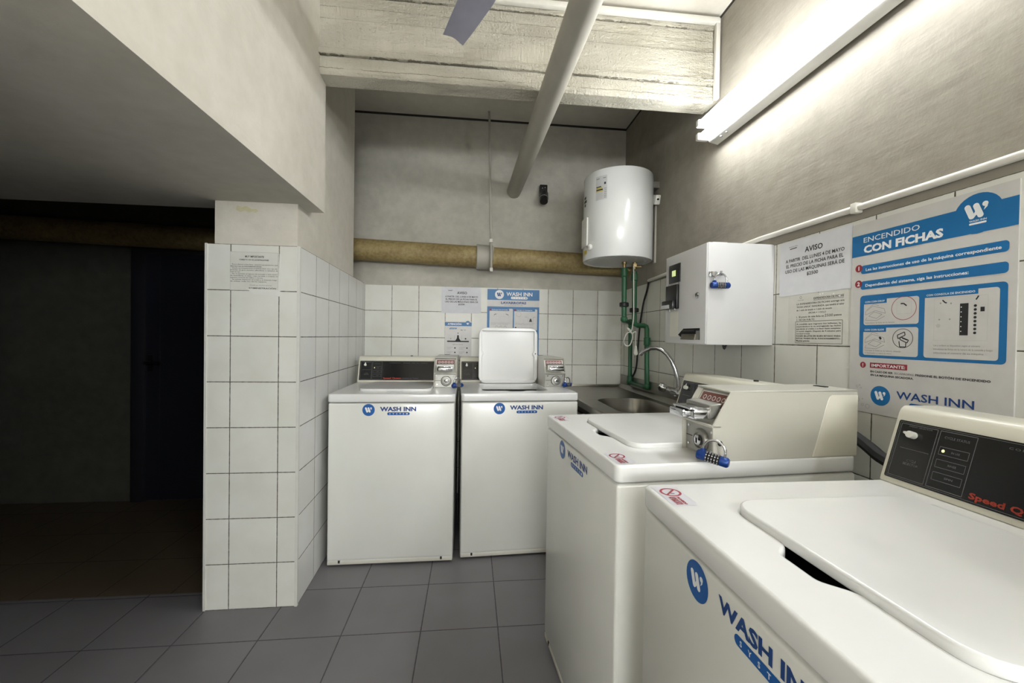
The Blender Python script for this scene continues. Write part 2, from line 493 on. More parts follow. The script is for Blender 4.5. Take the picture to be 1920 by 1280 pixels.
# scraped patch of old yellow paint and tape stains near the top
b.prism([(-1.030, 1.752), (-1.012, 1.746), (-.995, 1.752), (-.978, 1.744), (-.962, 1.749), (-.950, 1.743), (-.938, 1.752), (-.945, 1.760), (-.966, 1.759), (-.985, 1.770), (-1.004, 1.766), (-1.026, 1.772)], YC + .0125, YC + .0146, 'Y', plain('old_yellow_paint', 'bdb894', .8, 0, .1, 60))
struct('wall_pier', b)
b = MB(); b.box((-1.05, YF, 0), (-.95, .60, 1.79), M['plaster_left']); struct('hall_light_blocker', b)  # unseen partition, added to keep the fill light out of the hall
# lowered slab edge along the hall side
b = MB(); b.box((XL, YF, 1.79), (-.70, 2.02, CEILB + .05), M['plaster_left'])
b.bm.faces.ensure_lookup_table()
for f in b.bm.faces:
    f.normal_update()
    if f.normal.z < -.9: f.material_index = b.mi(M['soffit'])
struct('ceiling_slab_left', b)
# board marked concrete beam
b = MB()
X0, X1 = -.702, XR
strips = [(2.405, 2.482, .006), (2.482, 2.512, -.008), (2.512, 2.648, .001), (2.648, 2.758, .007), (2.758, 2.90, -.001)]
for z0, z1, d in strips:
    b.box((X0, 1.932 + d, z0), (X1 - .0, 2.03, z1), M['beam'], .003, 1)
b.prism([(1.935, 2.41), (1.945, 2.399), (2.03, 2.394), (2.03, 2.44), (1.935, 2.44)], X0, X1 - .02, 'X', M['beam'])
struct('ceiling_beam', b)
# hall door
b = MB()
b.box((-2.39, YB - .03, 0), (-2.30, YB, 1.83), M['doorframe'], .004); b.box((-1.36, YB - .03, 0), (-1.27, YB, 1.83), M['doorframe'], .004)
b.box((-2.30, YB - .03, 1.77), (-1.36, YB, 1.83), M['doorframe'])
b.box((-2.30, YB - .015, .01), (-1.36, YB, 1.77), M['door'])
b.box((-2.215, YB - .02, .02), (-2.205, YB - .014, 1.76), M['doorframe'])
door = struct('door_1', b)
b = MB(); b.cyl((-2.27, YB - .015, .995), (-2.27, YB - .07, .995), .011, M['black']); b.tube([(-2.27, YB - .065, .995), (-2.17, YB - .065, .995)], .009, M['black'])
b.box((-2.29, YB - .018, .93), (-2.25, YB - .014, 1.05), M['black'], .003)
b.build('door_handle', door)

# ------------------------------------------------------------ washers
CON = [(.555, .905), (.6005, 1.056), (.605, 1.066), (.614, 1.073), (.70, 1.072), (.70, .905)]
SO = Vector((0, .555, .905)); SD = Vector((0, .042, .14)).normalized(); SLEN = .146
LIDR = (.125, .117, .512, .478)
def lid_loop(g, notch):
    x0, y0, x1, y1 = LIDR[0] - g, LIDR[1] - g, LIDR[2] + g, LIDR[3] + g
    p = rrect_pts(x0, y0, x1, y1, .045, 8)
    if not notch: return p
    out = []
    for q in p: out.append(q)
    # finger notch in the front edge (between last corner and first corner)
    nt = []
    n = 22; a, c = .248, .385
    for k in range(n + 1):
        t = k / n; x = a + (c - a) * t
        s_ = min(1, t / .3, (1 - t) / .3); s_ = s_ * s_ * (3 - 2 * s_)
        nt.append((x, y0 - .030 * s_))
    return out + nt

def lid_mesh(mb, z, T=None):
    slab(mb, [lid_loop(0, False)], z, .005, .004, M['deck'], T)

def make_washer(label, x, y, rz, lid_open=False, stickers=(), coin=True, led='led', knob=0):
    t = thing('washing_machine', label, 'washing machine', (x, y, 0), rz, 'top loading coin washing machines')
    b = MB()
    b.box((.003, .006, .012), (.652, .70, .858), M['enamel'], .009, 3)
    b.box((.004, .004, .036), (.651, .02, .856), M['enamel'], .007, 3)      # front panel
    b.box((.005, .0045, .013), (.650, .03, .033), M['offwhite'], .003)
    for xx in (.065, .59): b.box((xx - .005, .003, .022), (xx + .005, .02, .036), M['rubber'])
    b.quad([(.13, .08, .8588), (.51, .08, .8588), (.51, .49, .8588), (.13, .49, .8588)], M['void'])
    b.build('cabinet', t)
    for fx in (.06, .595):
        for fy in (.06, .64):
            b = MB(); b.lathe([(.024, 0), (.024, .008), (.012, .010), (.012, .02)], (fx, fy, 0), (0, 0, 1), M['rubber'], 16); b.build('foot', t)
    b = MB()
    slab(b, [rrect_pts(.006, .006, .649, .694, .014, 6), lid_loop(.006, True)[::-1]], .8835, .0155, .006, M['deck'])
    b.box((.14, .497, .9046), (.50, .502, .9066), M['deck'], .001); b.box((.14, .512, .9046), (.50, .518, .9066), M['deck'], .001)
    b.build('top_deck', t)
    if not lid_open:
        b = MB(); lid_mesh(b, .909); b.build('lid', t)
    else:
        b = MB(); piv = Vector((0, .490, .897))
        T = Matrix.Translation(piv) @ Matrix.Rotation(R(-93), 4, 'X') @ Matrix.Translation(-piv)
        # underside: pan with a raised rim, seen from the front
        slab(b, [lid_loop(0, False)], .900, .004, .003, M['deck'], T)
        inner = [(LIDR[0] + .014, LIDR[1] + .014), (LIDR[2] - .014, LIDR[1] + .014), (LIDR[2] - .014, .265), (LIDR[2] - .026, .285), (LIDR[2] - .014, .305),
                 (LIDR[2] - .014, LIDR[3] - .014), (LIDR[0] + .014, LIDR[3] - .014), (LIDR[0] + .014, .305), (LIDR[0] + .024, .285), (LIDR[0] + .014, .265)]
        slab(b, [lid_loop(0, False), inner[::-1]], .887, .007, .004, M['deck'], T)
        for sx in (LIDR[0] + .012, LIDR[2] - .012):
            p0 = T @ Vector((sx, LIDR[3] - .014, .877)); p1 = T @ Vector((sx, LIDR[3] - .014, .8745)); b.cyl(p0, p1, .004, M['zinc'], 10)
        p0 = T @ Vector((LIDR[2] - .010, .285, .877)); p1 = T @ Vector((LIDR[2] - .010, .285, .8745)); b.cyl(p0, p1, .004, M['rubber'], 10)
        b.build('lid', t)
    # console
    b = MB(); b.prism(CON, .001, .654, 'X', M['almond'], .004, 3)
    b.cyl((.335, .66, 1.070), (.335, .66, 1.077), .008, M['rubber'], 14)
    con = b.build('control_console', t)
    b = MB(); g = G(b, SO + Vector((0, -.0009, .0003)), (1, 0, 0), SD)
    g.rr(.011, .013, .511, .143, .004, M['panel_black'], 1)
    g.sy = 1.14; g.uy = SD
    g.frame(.0145, .0145, .5075, .1225, .0008, M['panelgrey'], 2)
    for (u0, u1) in ((.018, .088), (.093, .154)): g.frame(u0, .0175, u1, .1195, .0012, M['panelgrey'], 2)
    g.line([(.027, .073), (.083, .073)], .001, M['panelgrey'], 2)
    g.text('FABRIC SELECTOR', .056, .115, .0028, M['panelgrey'], .045, 2, .01, 1, 'C')
    g.text('CYCLE', .056, .050, .0042, M['panelgrey'], .018, 2, .01, 1, 'C'); g.text('SELECTOR', .056, .043, .0042, M['panelgrey'], .030, 2, .01, 1, 'C')
    g.text('CYCLE STATUS', .123, .107, .0042, M['panelgrey'], .042, 2, .01, 1, 'C')
    for i, s_ in enumerate(('IN USE', 'RINSE', 'SPIN')):
        v = .083 - .023 * i; g.frame(.099, v - .0055, .148, v + .0085, .0009, M['panelgrey'], 2)
        g.text(s_, .127, v, .0035, M['panelgrey'], .014, 2, .01, 1, 'C')
    g.disc(.106, .0845, .0027, M[led], 3, n=14)
    g.text('Speed Queen', .164, .0195, .0098, M['orange'], .118, 3, .035)
    g.text('Commercial Washer', .288, .0205, .0062, M['panelgrey'], .106, 3, .015)
    g.text('COMMERCIAL   WASHER  FOR  ALL  FABRICS', .20, .112, .0036, M['panelgrey'], .25, 3, .01, 1.3)
    b.build('control_panel', con)
    b = MB(); O = SO + SD * .114; n = Vector((1, 0, 0)).cross(SD)
    c0 = Vector((.047, O.y, O.z)); b.cyl(c0 + n * .001, c0 + n * .014, .0075, M['white_plastic'], 18)
    g = G(b, SO + n * .009, (1, 0, 0), SD); ca, sa = math.cos(R(knob)), math.sin(R(knob)); g.poly([(.047 + px * ca - py * sa, .114 + px * sa + py * ca) for px, py in ((-.0068, 0), (.0068, 0), (.0018, .0165), (-.0018, .0165))], M['white_plastic'], 1)
    b.build('selector_knob', con)
    # front badge
    b = MB(); g = G(b, (0, .0036, 0), (1, 0, 0), (0, 0, 1))
    g.wlogo(.207, .822, .0315, M['logoblue'], M['white'])
    g.text('WASH INN', .265, .8160, .0225, M['navy'], .186, 1, .040)
    g.rr(.302, .794, .418, .8095, .0077, M['logoblue'], 1)
    for i, ch in enumerate('SYSTEM'): g.text(ch, .316 + i * .0175, .7978, .0078, M['white'], None, 2, .02, 1, 'C')
    b.build('front_logo', t)
    for sx in stickers:
        b = MB(); g = G(b, (sx, .012, .9052), (1, 0, 0), (0, 1, 0))
        g.rect(0, 0, .095, .050, M['sticker'], 1)
        g.ring(.030, .026, .021, .0046, M['inkred'], 2); g.line([(.016, .040), (.044, .012)], .004, M['inkred'], 3)
        g.line([(.020, .033), (.026, .030), (.030, .024)], .003, M['ink'], 2); g.line([(.033, .020), (.039, .030)], .003, M['ink'], 2)
        for i, v in enumerate((.0095, .0175, .0255)): g.text(('NO FUMAR EN EL', 'LUGAR NO APOYAR', 'PROHIBIDO')[i], .054, v, .0052 if i else .0075, M['inkred'], .036, 2, .07)
        b.build('warning_sticker', t)
    # coin box
    if coin:
        x0, x1 = .518, .653
        P0 = [(.262, .9045), (.260, .997), (.310, 1.082), (.698, 1.084), (.698, .9045)]
        P1 = [(.276, .9045), (.274, .990), (.324, 1.076), (.69, 1.080), (.69, .9045)]
        b = MB(); b.prism(P1, x0 + .004, x1 - .004, 'X', M['coinbox'])
        b.prism(P0, x0, x0 + .005, 'X', M['coinbox'], .0012, 1); b.prism(P0, x1 - .005, x1, 'X', M['coinbox'], .0012, 1)
        b.box((x0, .308, 1.079), (x1, .698, 1.0845), M['coinbox'], .0015, 1)
        b.box((x0, .258, .989), (x1, .285, .997), M['coinbox'], .002, 1)
        b.box((x0 + .04, .655, 1.083), (x0 + .075, .67, 1.0865), M['rubber'])
        b.cyl((x1 - .0005, .281, .951), (x1 + .0012, .281, .951), .0068, M['void'], 16)
        cb = b.build('coin_box', t)
        sd = Vector((0, .050, .086)).normalized(); nn = Vector((1, 0, 0)).cross(sd); so = Vector((0, .2742, .990)) + nn * .0006
        b = MB(); g = G(b, so, (1, 0, 0), sd)
        g.rect(x0 + .012, .050, x1 - .012, .092, M['labelpink'], 1); g.frame(x0 + .012, .050, x1 - .012, .092, .003, M['white'], 2)
        for k in range(5):
            g.disc(x0 + .030 + k * .019, .075, .0072, M['white'], 2, n=16); g.disc(x0 + .030 + k * .019, .075, .0048, M['labelpink'], 3, n=16)
            g.line([(x0 + .030 + k * .019, .062), (x0 + .030 + k * .019, .052)], .005, M['ink'], 3)
        b.build('coin_label', cb)
        b = MB()
        b.prism([(.276, 1.012), (.300, 1.050), (.262, 1.046), (.262, 1.010)], x0 + .016, x1 - .016, 'X', M['zinc'], .002, 1)
        b.box((x0 + .022, .222, 1.008), (x1 - .022, .285, 1.034), M['chrome'], .004)
        b.box((x0 + .026, .205, 1.010), (x1 - .046, .225, 1.030), M['chrome'], .003)
        b.box((x0 + .030, .221, 1.028), (x1 - .030, .262, 1.0355), M['void'])
        b.box((x0 + .028, .214, 1.0325), (x1 - .028, .266, 1.038), M['chrome'], .002)
        b.build('coin_slide', cb)
        b = MB()
        b.box((x0 + .006, .2715, .908), (x1 - .006, .2765, .987), M['zinc'], .002, 1)
        b.box((x0 + .008, .2708, .9465), (x0 + .085, .272, .9485), M['joint'])
        cx, cz = x0 + .073, .945
        b.lathe([(.031, 0), (.031, .004), (.027, .009), (.021, .010), (.019, .004)], (cx, .272, cz), (0, -1, 0), M['zinc'], 28)
        b.lathe([(.014, .002), (.014, .013), (.011, .015)], (cx, .272, cz), (0, -1, 0), M['chrome'], 20)
        b.box((cx - .002, .2555, cz - .007), (cx + .002, .258, cz + .006), M['void'])
        for ox, oz in ((.020, .925), (.020, .975), (.118, .925), (.118, .975)): b.cyl((x0 + ox, .272, oz), (x0 + ox, .2685, oz), .0035, M['chrome'], 10)
        b.build('coin_vault_door', cb)
    return t
W1 = (-.7328, 2.1772, .004); W2 = (-.0453, 2.2005, .045); W3 = (.3064, 1.6027, -1.4961); W4 = (.3680, .8290, -1.5708)
make_washer('white coin washing machine with closed lid standing against the tiled pier', *W1)
make_washer('white coin washing machine with its lid standing open below the blue poster', *W2, lid_open=True)
make_washer('white coin washing machine beside the sink, big grey coin box with chrome slide on top', *W3, stickers=(.030, .545))
make_washer('white coin washing machine under the large instruction poster, yellow light on its black panel', *W4, stickers=(.018, .545), knob=80)

# padlocks -----------------------------------------------------------
def padlock(label, loc, rz, tilt=0):
    """body along local X centred on the origin, shackle above"""
    t = thing('padlock', label, 'padlock', loc, rz, 'blue combination padlocks')
    t.rotation_euler = (0, tilt, rz)
    b = MB(); r = .0125
    b.lathe([(.010, -.037), (r, -.034), (r, -.016)], (0, 0, 0), (1, 0, 0), M['lockblue'], 20)
    b.prism([(-.031, .004), (-.018, .004), (-.020, .019), (-.029, .019)], -.0085, .0085, 'Y', M['lockblue'], .002, 1)
    b.build('lock_body', t)
    b = MB(); b.lathe([(r, .018), (r, .034), (.0095, .038)], (0, 0, 0), (1, 0, 0), M['lockblue'], 20); b.build('lock_end_cap', t)
    b = MB(); b.cyl((-.017, 0, 0), (.019, 0, 0), .0108, M['black'], 16); b.build('dial_core', t)
    for k in range(5):
        b = MB(); x = -.0135 + k * .0068
        b.lathe([(.0118, -.003), (.0128, -.002), (.0128, .002), (.0118, .003)], (x, 0, 0), (1, 0, 0), M['black'], 20)
        for a in range(10):
            c, s_ = math.cos(a * PI / 5), math.sin(a * PI / 5)
            g = G(b, (x, c * .0129, s_ * .0129), (1, 0, 0), (0, -s_, c)); g.text(str(a), 0, -.0022, .0044, M['white'], None, 1, .02, 1, 'C')
        b.build('number_dial', t)
    b = MB()
    pts = [(-.0245, 0, .017)] + [(.001 - .0255 * math.cos(PI * k / 12), 0, .020 + .026 * math.sin(PI * k / 12)) for k in range(13)] + [(.0265, 0, .008)]
    b.tube(pts, .0033, M['chrome'], 10); b.build('shackle', t)
    return t
def wpt(W, lx, ly, z):
    c, s = math.cos(W[2]), math.sin(W[2]); return (W[0] + c * lx - s * ly, W[1] + s * lx + c * ly, z)
padlock('blue combination padlock hooked on the coin box at the tiled pier washer', wpt(W1, .659, .250, .9215), W1[2] + R(38))
padlock('blue combination padlock hooked on the coin box right of the open lid', wpt(W2, .659, .250, .9215), W2[2] + R(38))
padlock('blue combination padlock hooked on the big coin box in front of the grey side panel', wpt(W3, .668, .249, .9190), W3[2] + R(40), R(8))
padlock('blue combination padlock hanging on the side of the token dispenser', (.966, 1.498, 1.428), 0, 0)

# ------------------------------------------------------------ token dispenser
DX, DY0, DY1, DZ0, DZ1 = .924, 1.522, 1.862, 1.195, 1.602
t = thing('token_dispenser', 'white wall mounted token dispenser box with a small green display', 'token dispenser', (1.067, 1.69, DZ0))
def at(o, mb, name, parent): 
    for v in mb.bm.verts: v.co -= Vector(o.location)
    return mb.build(name, parent)
b = MB(); b.box((DX + .004, DY0, DZ0), (XR - .001, DY1, DZ1), M['dispenser'], .004); b.box((DX, DY0 + .003, DZ0 + .003), (DX + .006, DY1 - .003, DZ1 - .003), M['dispenser'], .002)
b.box((DX + .03, DY0 + .01, DZ1), (DX + .09, DY0 + .1, DZ1 + .003), M['dispenser'])
at(t, b, 'dispenser_box', t)
b = MB(); b.box((DX - .004, 1.724, 1.472), (DX + .002, 1.824, 1.556), M['black'], .001); b.box((DX - .0055, 1.760, 1.502), (DX - .003, 1.792, 1.528), M['lcd']); at(t, b, 'display_screen', t)
b = MB(); b.box((DX - .012, 1.733, 1.352), (DX + .002, 1.838, 1.462), M['black'], .003); b.box((DX - .030, 1.738, 1.352), (DX - .010, 1.842, 1.392), M['black'], .006)
b.box((DX - .0315, 1.765, 1.354), (DX - .028, 1.840, 1.371), M['stickgrey'])
for yy in (1.75, 1.80): b.cyl((DX - .01, yy, 1.353), (DX - .01, yy, 1.343), .004, M['zinc'], 10)
for yy in (1.737, 1.825): b.cyl((DX + .001, yy, 1.467), (DX - .003, yy, 1.467), .004, M['zinc'], 10)
at(t, b, 'bill_acceptor', t)
b = MB(); b.lathe([(.0125, 0), (.0125, .004), (.009, .008), (.006, .0085)], (DX, 1.581, 1.397), (-1, 0, 0), M['chrome'], 22); b.box((DX - .0095, 1.579, 1.391), (DX - .008, 1.583, 1.403), M['void']); at(t, b, 'key_lock', t)
b = MB(); g = G(b, (DX - .0004, 0, 0), (0, -1, 0), (0, 0, 1))
g.poly([(-1.735, 1.236), (-1.690, 1.262), (-1.562, 1.262), (-1.562, 1.214), (-1.690, 1.214)][::-1], M['void'], 1)
b.prism([(DX - .010, 1.214), (DX, 1.214), (DX, 1.238), (DX - .004, 1.238)], 1.590, 1.700, 'Y', M['steel'], .001, 1)
b.prism([(DX - .003, 1.214), (DX, 1.214), (DX, 1.262)], 1.564, 1.590, 'Y', M['steel'])
b.cyl((DX - .0005, 1.60, 1.252), (DX - .0005, 1.695, 1.252), .004, M['black'], 12)
at(t, b, 'token_chute', t)
b = MB(); g = G(b, (DX - .0004, 0, 0), (0, -1, 0), (0, 0, 1)); g.rect(-1.812, 1.228, -1.735, 1.340, plain('pale_cover_plate', 'd0d0c4', .5), 1); at(t, b, 'cover_plate', t)
b = MB(); b.box((.930, DY0 - .012, 1.462), (.948, DY0 + .001, 1.484), M['chrome'], .002); b.lathe([(.011, 0), (.011, .003), (.006, .004)], (.951, DY0 - .012, 1.473), (0, -1, 0), M['zinc'], 14)
b.box((.968, DY0 - .02, 1.468), (.984, DY0 + .001, 1.472), M['chrome']); b.cyl((.976, DY0 - .014, 1.470), (.976, DY0 - .014, 1.486), .004, M['zinc'], 10)
at(t, b, 'hasp', t)
b = MB(); b.tube([(1.03, 1.57, 1.197)] + [(1.03 + .012 * k / 6, 1.57, 1.195 - .016 * math.sin(PI * k / 6)) for k in range(1, 6)] + [(1.045, 1.57, 1.197)], .004, M['rubber'], 8); at(t, b, 'cable_loop', t)

# ------------------------------------------------------------ water heater
HC = Vector((.969, 2.65, 0)); HR, HZ0, HZ1 = .226, 1.727, 2.283
t = thing('water_heater', 'white cylindrical electric water heater hung in the corner above green pipes', 'water heater', (HC.x, HC.y, HZ0))
b = MB(); b.lathe([(.19, .004), (.212, .002), (.222, .0), (HR, .006), (HR, .545), (HR - .004, .553), (HR - .02, .557), (.1, .562), (.0, .563)], (HC.x, HC.y, HZ0), (0, 0, 1), M['heater'], 64)
b.lathe([(.0, .010), (.19, .006), (.19, .001), (.0, .003)], (HC.x, HC.y, HZ0), (0, 0, 1), M['stickgrey'], 48)
at(t, b, 'tank', t)
fdir = math.atan2(-2.65, -.969)           # direction facing the camera
def onheater(off, r=HR): a = fdir - R(off); return Vector((math.cos(a), math.sin(a), 0)), HC + Vector((math.cos(a), math.sin(a), 0)) * r
def curved_patch(mb, a0, a1, z0, z1, r, m, n=8):
    for k in range(n):
        p = []
        for a, z in ((a0 + (a1 - a0) * k / n, z0), (a0 + (a1 - a0) * (k + 1) / n, z0), (a0 + (a1 - a0) * (k + 1) / n, z1), (a0 + (a1 - a0) * k / n, z1)):
            q = fdir - R(a); p.append((HC.x + r * math.cos(q), HC.y + r * math.sin(q), z))
        mb.quad(p, m)
b = MB(); curved_patch(b, 37, 17, 2.085, 2.235, HR + .0006, M['stickgrey'])
curved_patch(b, 36, 27, 2.165, 2.171, HR + .001, M['ink']); curved_patch(b, 36, 25, 2.155, 2.163, HR + .001, M['yellow']); curved_patch(b, 36, 24, 2.145, 2.153, HR + .001, M['ink']); curved_patch(b, 36, 23, 2.137, 2.143, HR + .001, M['yellow'])
curved_patch(b, 22, 19, 2.178, 2.192, HR + .001, M['ink'])
for k in range(5): curved_patch(b, 34, 24, 2.095 + k * .008, 2.098 + k * .008, HR + .001, M['inklight'])
for k in range(6): curved_patch(b, 22, 18, 2.095 + k * .011, 2.099 + k * .011, HR + .001, M['inkgrey'])
curved_patch(b, 36, 30, 2.216, 2.222, HR + .001, M['inkgrey']); curved_patch(b, 24, 19, 2.216, 2.222, HR + .001, M['inkgrey'])
at(t, b, 'energy_label', t)
b = MB(); 
for k, (z0, z1, a0, a1) in enumerate(((2.128, 2.146, 71, 63), (2.104, 2.122, 72, 61), (2.080, 2.098, 70, 64))): curved_patch(b, a0, a1, z0, z1, HR + .0008, M['ink'])
at(t, b, 'round_emblem', t)
b = MB()
for k in range(6):
    for zz in (0,):
        a0, a1 = 82 - k * 4.5, 82 - (k + 1) * 4.5
        p = []
        for a, r_ in ((a0, HR - .002), (a1, HR - .002), (a1, HR + .010), (a0, HR + .010)):
            q = fdir - R(a); p.append((HC.x + r_ * math.cos(q), HC.y + r_ * math.sin(q)))
        b.prism(p, 1.815, 2.00, 'Z', M['white_plastic'])
at(t, b, 'thermostat_cover', t)
b = MB(); d, p = onheater(48); p.z = 1.800; b.lathe([(.020, 0), (.022, .010), (.017, .018), (.012, .020)], p - d * .001, d, M['white_plastic'], 20); b.cyl(p + d * .018, p + d * .024, .007, M['inkgrey'], 12); at(t, b, 'temperature_knob', t)
b = MB(); curved_patch(b, 70, 58, 1.765, 1.790, HR + .0007, M['yellow']); at(t, b, 'yellow_tag', t)
b = MB()
for px in (1.022, 1.094): b.lathe([(.017, .006), (.017, -.012), (.012, -.013), (.012, -.045)], (px, 2.65, HZ0), (0, 0, 1), M['brass'], 16)
b.lathe([(.02, 0), (.02, -.02)], (1.094, 2.65, HZ0 - .01), (0, 0, 1), M['brass'], 6)
b.tube([(1.03, 2.65, 1.69), (1.060, 2.64, 1.672)], .008, M['brass'], 8); b.tube([(1.10, 2.65, 1.70), (1.135, 2.63, 1.70)], .011, M['brass'], 10)
at(t, b, 'outlet_fittings', t)
b = MB(); b.box((1.17, 2.55, 2.20), (XR, 2.75, 2.24), M['zinc']); at(t, b, 'wall_bracket', t)

# pipes under the heater
def pipe(name, label, pts, r, joints, unions, mat):
    t = thing(name, label, 'pipe', pts[0])
    b = MB(); b.tube(pts, r, mat, 14); at(t, b, 'pipe_run', t)
    for j in joints:
        b = MB(); p = Vector(j)
        b.lathe([(.001, -r * 1.45), (r * .9, -r * 1.2), (r * 1.42, -r * .5), (r * 1.42, r * .5), (r * .9, r * 1.2), (.001, r * 1.45)], p, (0, 0, 1), mat, 14); at(t, b, 'elbow_fitting', t)
    for z0, z1, x, y, rr, m in unions:
        b = MB(); b.lathe([(rr * .8, 0), (rr, .004), (rr, z1 - z0 - .004), (rr * .8, z1 - z0)], (x, y, z0), (0, 0, 1), m, 12); at(t, b, 'pipe_union' if m == M['black_union'] else 'coupling', t)
    return t
pipe('water_pipe', 'green plastic water pipe dropping from the heater and turning back to the corner', [(1.022, 2.65, 1.685), (1.026, 2.65, 1.345), (1.10, 2.80, 1.340), (1.185, 2.93, 1.337), (1.185, 2.92, .890), (1.188, 2.66, .885)], .0165,
     [(1.026, 2.65, 1.345), (1.185, 2.93, 1.337), (1.185, 2.92, .893)],
     [(1.428, 1.458, 1.025, 2.65, .031, M['black_union']), (1.63, 1.69, 1.022, 2.65, .023, M['green']), (.90, .94, 1.185, 2.92, .022, M['green'])], M['green'])
pipe('water_pipe', 'green plastic water pipe from the heater jogging along the wall above the faucet', [(1.094, 2.65, 1.668), (1.098, 2.65, 1.330), (1.106, 2.65, 1.312), (1.125, 2.65, 1.305), (1.165, 2.65, 1.305), (1.182, 2.65, 1.298), (1.186, 2.648, 1.28), (1.186, 2.63, .89)], .0165,
     [(1.186, 2.63, .893)],
     [(1.392, 1.422, 1.096, 2.65, .031, M['black_union']), (1.605, 1.655, 1.094, 2.65, .0225, M['green']), (1.17, 1.225, 1.186, 2.64, .022, M['green'])], M['green'])
def cord(name, label, cat, pts, r, m, sub=6, extra=None):
    P = [Vector(p) for p in pts]; out = []
    for i in range(len(P) - 1):
        p0 = P[max(i - 1, 0)]; p1 = P[i]; p2 = P[i + 1]; p3 = P[min(i + 2, len(P) - 1)]
        for k in range(sub):
            s_ = k / sub
            out.append(.5 * ((2 * p1) + (-p0 + p2) * s_ + (2 * p0 - 5 * p1 + 4 * p2 - p3) * s_ ** 2 + (-p0 + 3 * p1 - 3 * p2 + p3) * s_ ** 3))
    out.append(P[-1])
    t = thing(name, label, cat, pts[0]); b = MB(); b.tube(out, r, m, 8); at(t, b, 'cable', t)
    return t
cord('black_cable', 'black cable running down the tiled corner behind the green pipes', 'cable', [(1.205, 2.672, 1.618), (1.206, 2.70, 1.55), (1.204, 2.753, 1.459), (1.202, 2.800, 1.30), (1.201, 2.822, 1.16), (1.200, 2.848, 1.0), (1.196, 2.92, .92), (1.19, 2.97, .87)], .0065, M['rubber'])
t = cord('plug_cord', 'white cord with a plug looped over the green pipes', 'cord', [(1.075, 2.62, 1.70), (1.072, 2.605, 1.48), (1.072, 2.60, 1.37), (1.060, 2.60, 1.27), (1.030, 2.60, 1.25), (1.008, 2.60, 1.20), (1.022, 2.60, 1.168), (1.052, 2.60, 1.175), (1.068, 2.60, 1.23), (1.05, 2.60, 1.272), (1.030, 2.60, 1.285), (1.06, 2.595, 1.25), (1.085, 2.59, 1.26), (1.083, 2.59, 1.20), (1.086, 2.59, 1.16)], .0035, M['cord_white'])
b = MB(); b.prism([(1.080, 1.165), (1.092, 1.165), (1.100, 1.115), (1.094, 1.105), (1.078, 1.105), (1.070, 1.118)], 2.58, 2.60, 'Y', M['cord_white'], .004, 2); at(t, b, 'plug', t)
b = MB(); b.tube([(1.082, 2.59, 1.105), (1.082, 2.59, 1.09)], .002, M['zinc'], 6); at(t, b, 'plug_pin', t)

cord('drain_hose', 'dark drain hose lying behind the washer with the big coin box', 'hose', [(1.195, 1.17, .93), (1.165, 1.09, .915), (1.135, 1.02, .90), (1.11, .93, .865), (1.10, .90, .70), (1.10, .90, .40)], .017, M['rubber'])
# electrical box behind the heater
t = thing('cable_outlet', 'small white outlet box on the wall behind the water heater', 'outlet', (XR, 2.56, 2.13))
b = MB(); b.box((XR - .035, 2.53, 2.105), (XR, 2.66, 2.165), M['white_plastic'], .006, 2, Matrix.Rotation(R(18), 3, 'X'), (XR, 2.59, 2.135)); b.cyl((XR - .02, 2.524, 2.117), (XR - .02, 2.535, 2.12), .006, M['void'], 10)
at(t, b, 'outlet_box', t)
b = MB(); b.box((XR - .012, 2.585, 1.72), (XR, 2.605, 2.11), M['ceilpipe']); at(t, b, 'cable_trunk', t)

# ------------------------------------------------------------ sink counter
ZS = .83
t = thing('sink_counter', 'stainless steel sink counter with a deep basin between washers', 'sink', (.94, 2.40, ZS))
b = MB()
outer = [(.672, 1.66), (XR - .002, 1.66), (XR - .002, YB - .003), (.672, YB - .003)]
hole = rrect_pts(.785, 2.00, 1.125, 2.53, .11, 8)
slab(b, [outer, hole[::-1]], ZS - .012, .010, .002, M['steel'])
b.box((.665, 1.66, ZS - .035), (.690, YB - .003, ZS + .004), M['steel'], .004)
b.box((.69, YB - .02, ZS - .005), (XR - .002, YB - .003, ZS + .018), M['steel'], .004)
b.box((XR - .014, 1.66, ZS - .005), (XR - .001, YB - .003, .928), M['steel'], .003)
b.prism([(XR - .045, ZS - .002), (XR - .012, ZS - .002), (XR - .012, ZS + .03)], 1.66, YB - .01, 'Y', M['steel'])
at(t, b, 'counter_top', t)
b = MB()
loops = [(0, ZS), (.006, ZS - .01), (.012, ZS - .12), (.05, ZS - .16)]
rings = []
for ins, z in loops:
    rings.append([b.bm.verts.new((x, y, z)) for x, y in rrect_pts(.785 + ins, 2.00 + ins, 1.125 - ins, 2.53 - ins, max(.11 - ins * .6, .03), 8)])
fs = []
for a, c in zip(rings, rings[1:]):
    n = len(a)
    for k in range(n): fs.append(b.bm.faces.new([a[k], c[k], c[(k + 1) % n], a[(k + 1) % n]]))
fs.append(b.bm.faces.new(rings[-1])); b._fin(fs, M['steel'], True)
at(t, b, 'basin', t)
for lx, ly in ((.71, 1.70), (.71, 3.10), (1.18, 1.70), (1.18, 3.10)):
    b = MB(); b.box((lx - .015, ly - .015, 0), (lx + .015, ly + .015, ZS - .02), M['steel']); at(t, b, 'leg', t)
b = MB(); b.box((.70, 1.70, .70), (.72, 3.10, .735), M['zinc']); b.box((.70, 1.70, .60), (1.18, 3.10, .615), M['joint']); at(t, b, 'lower_shelf', t)

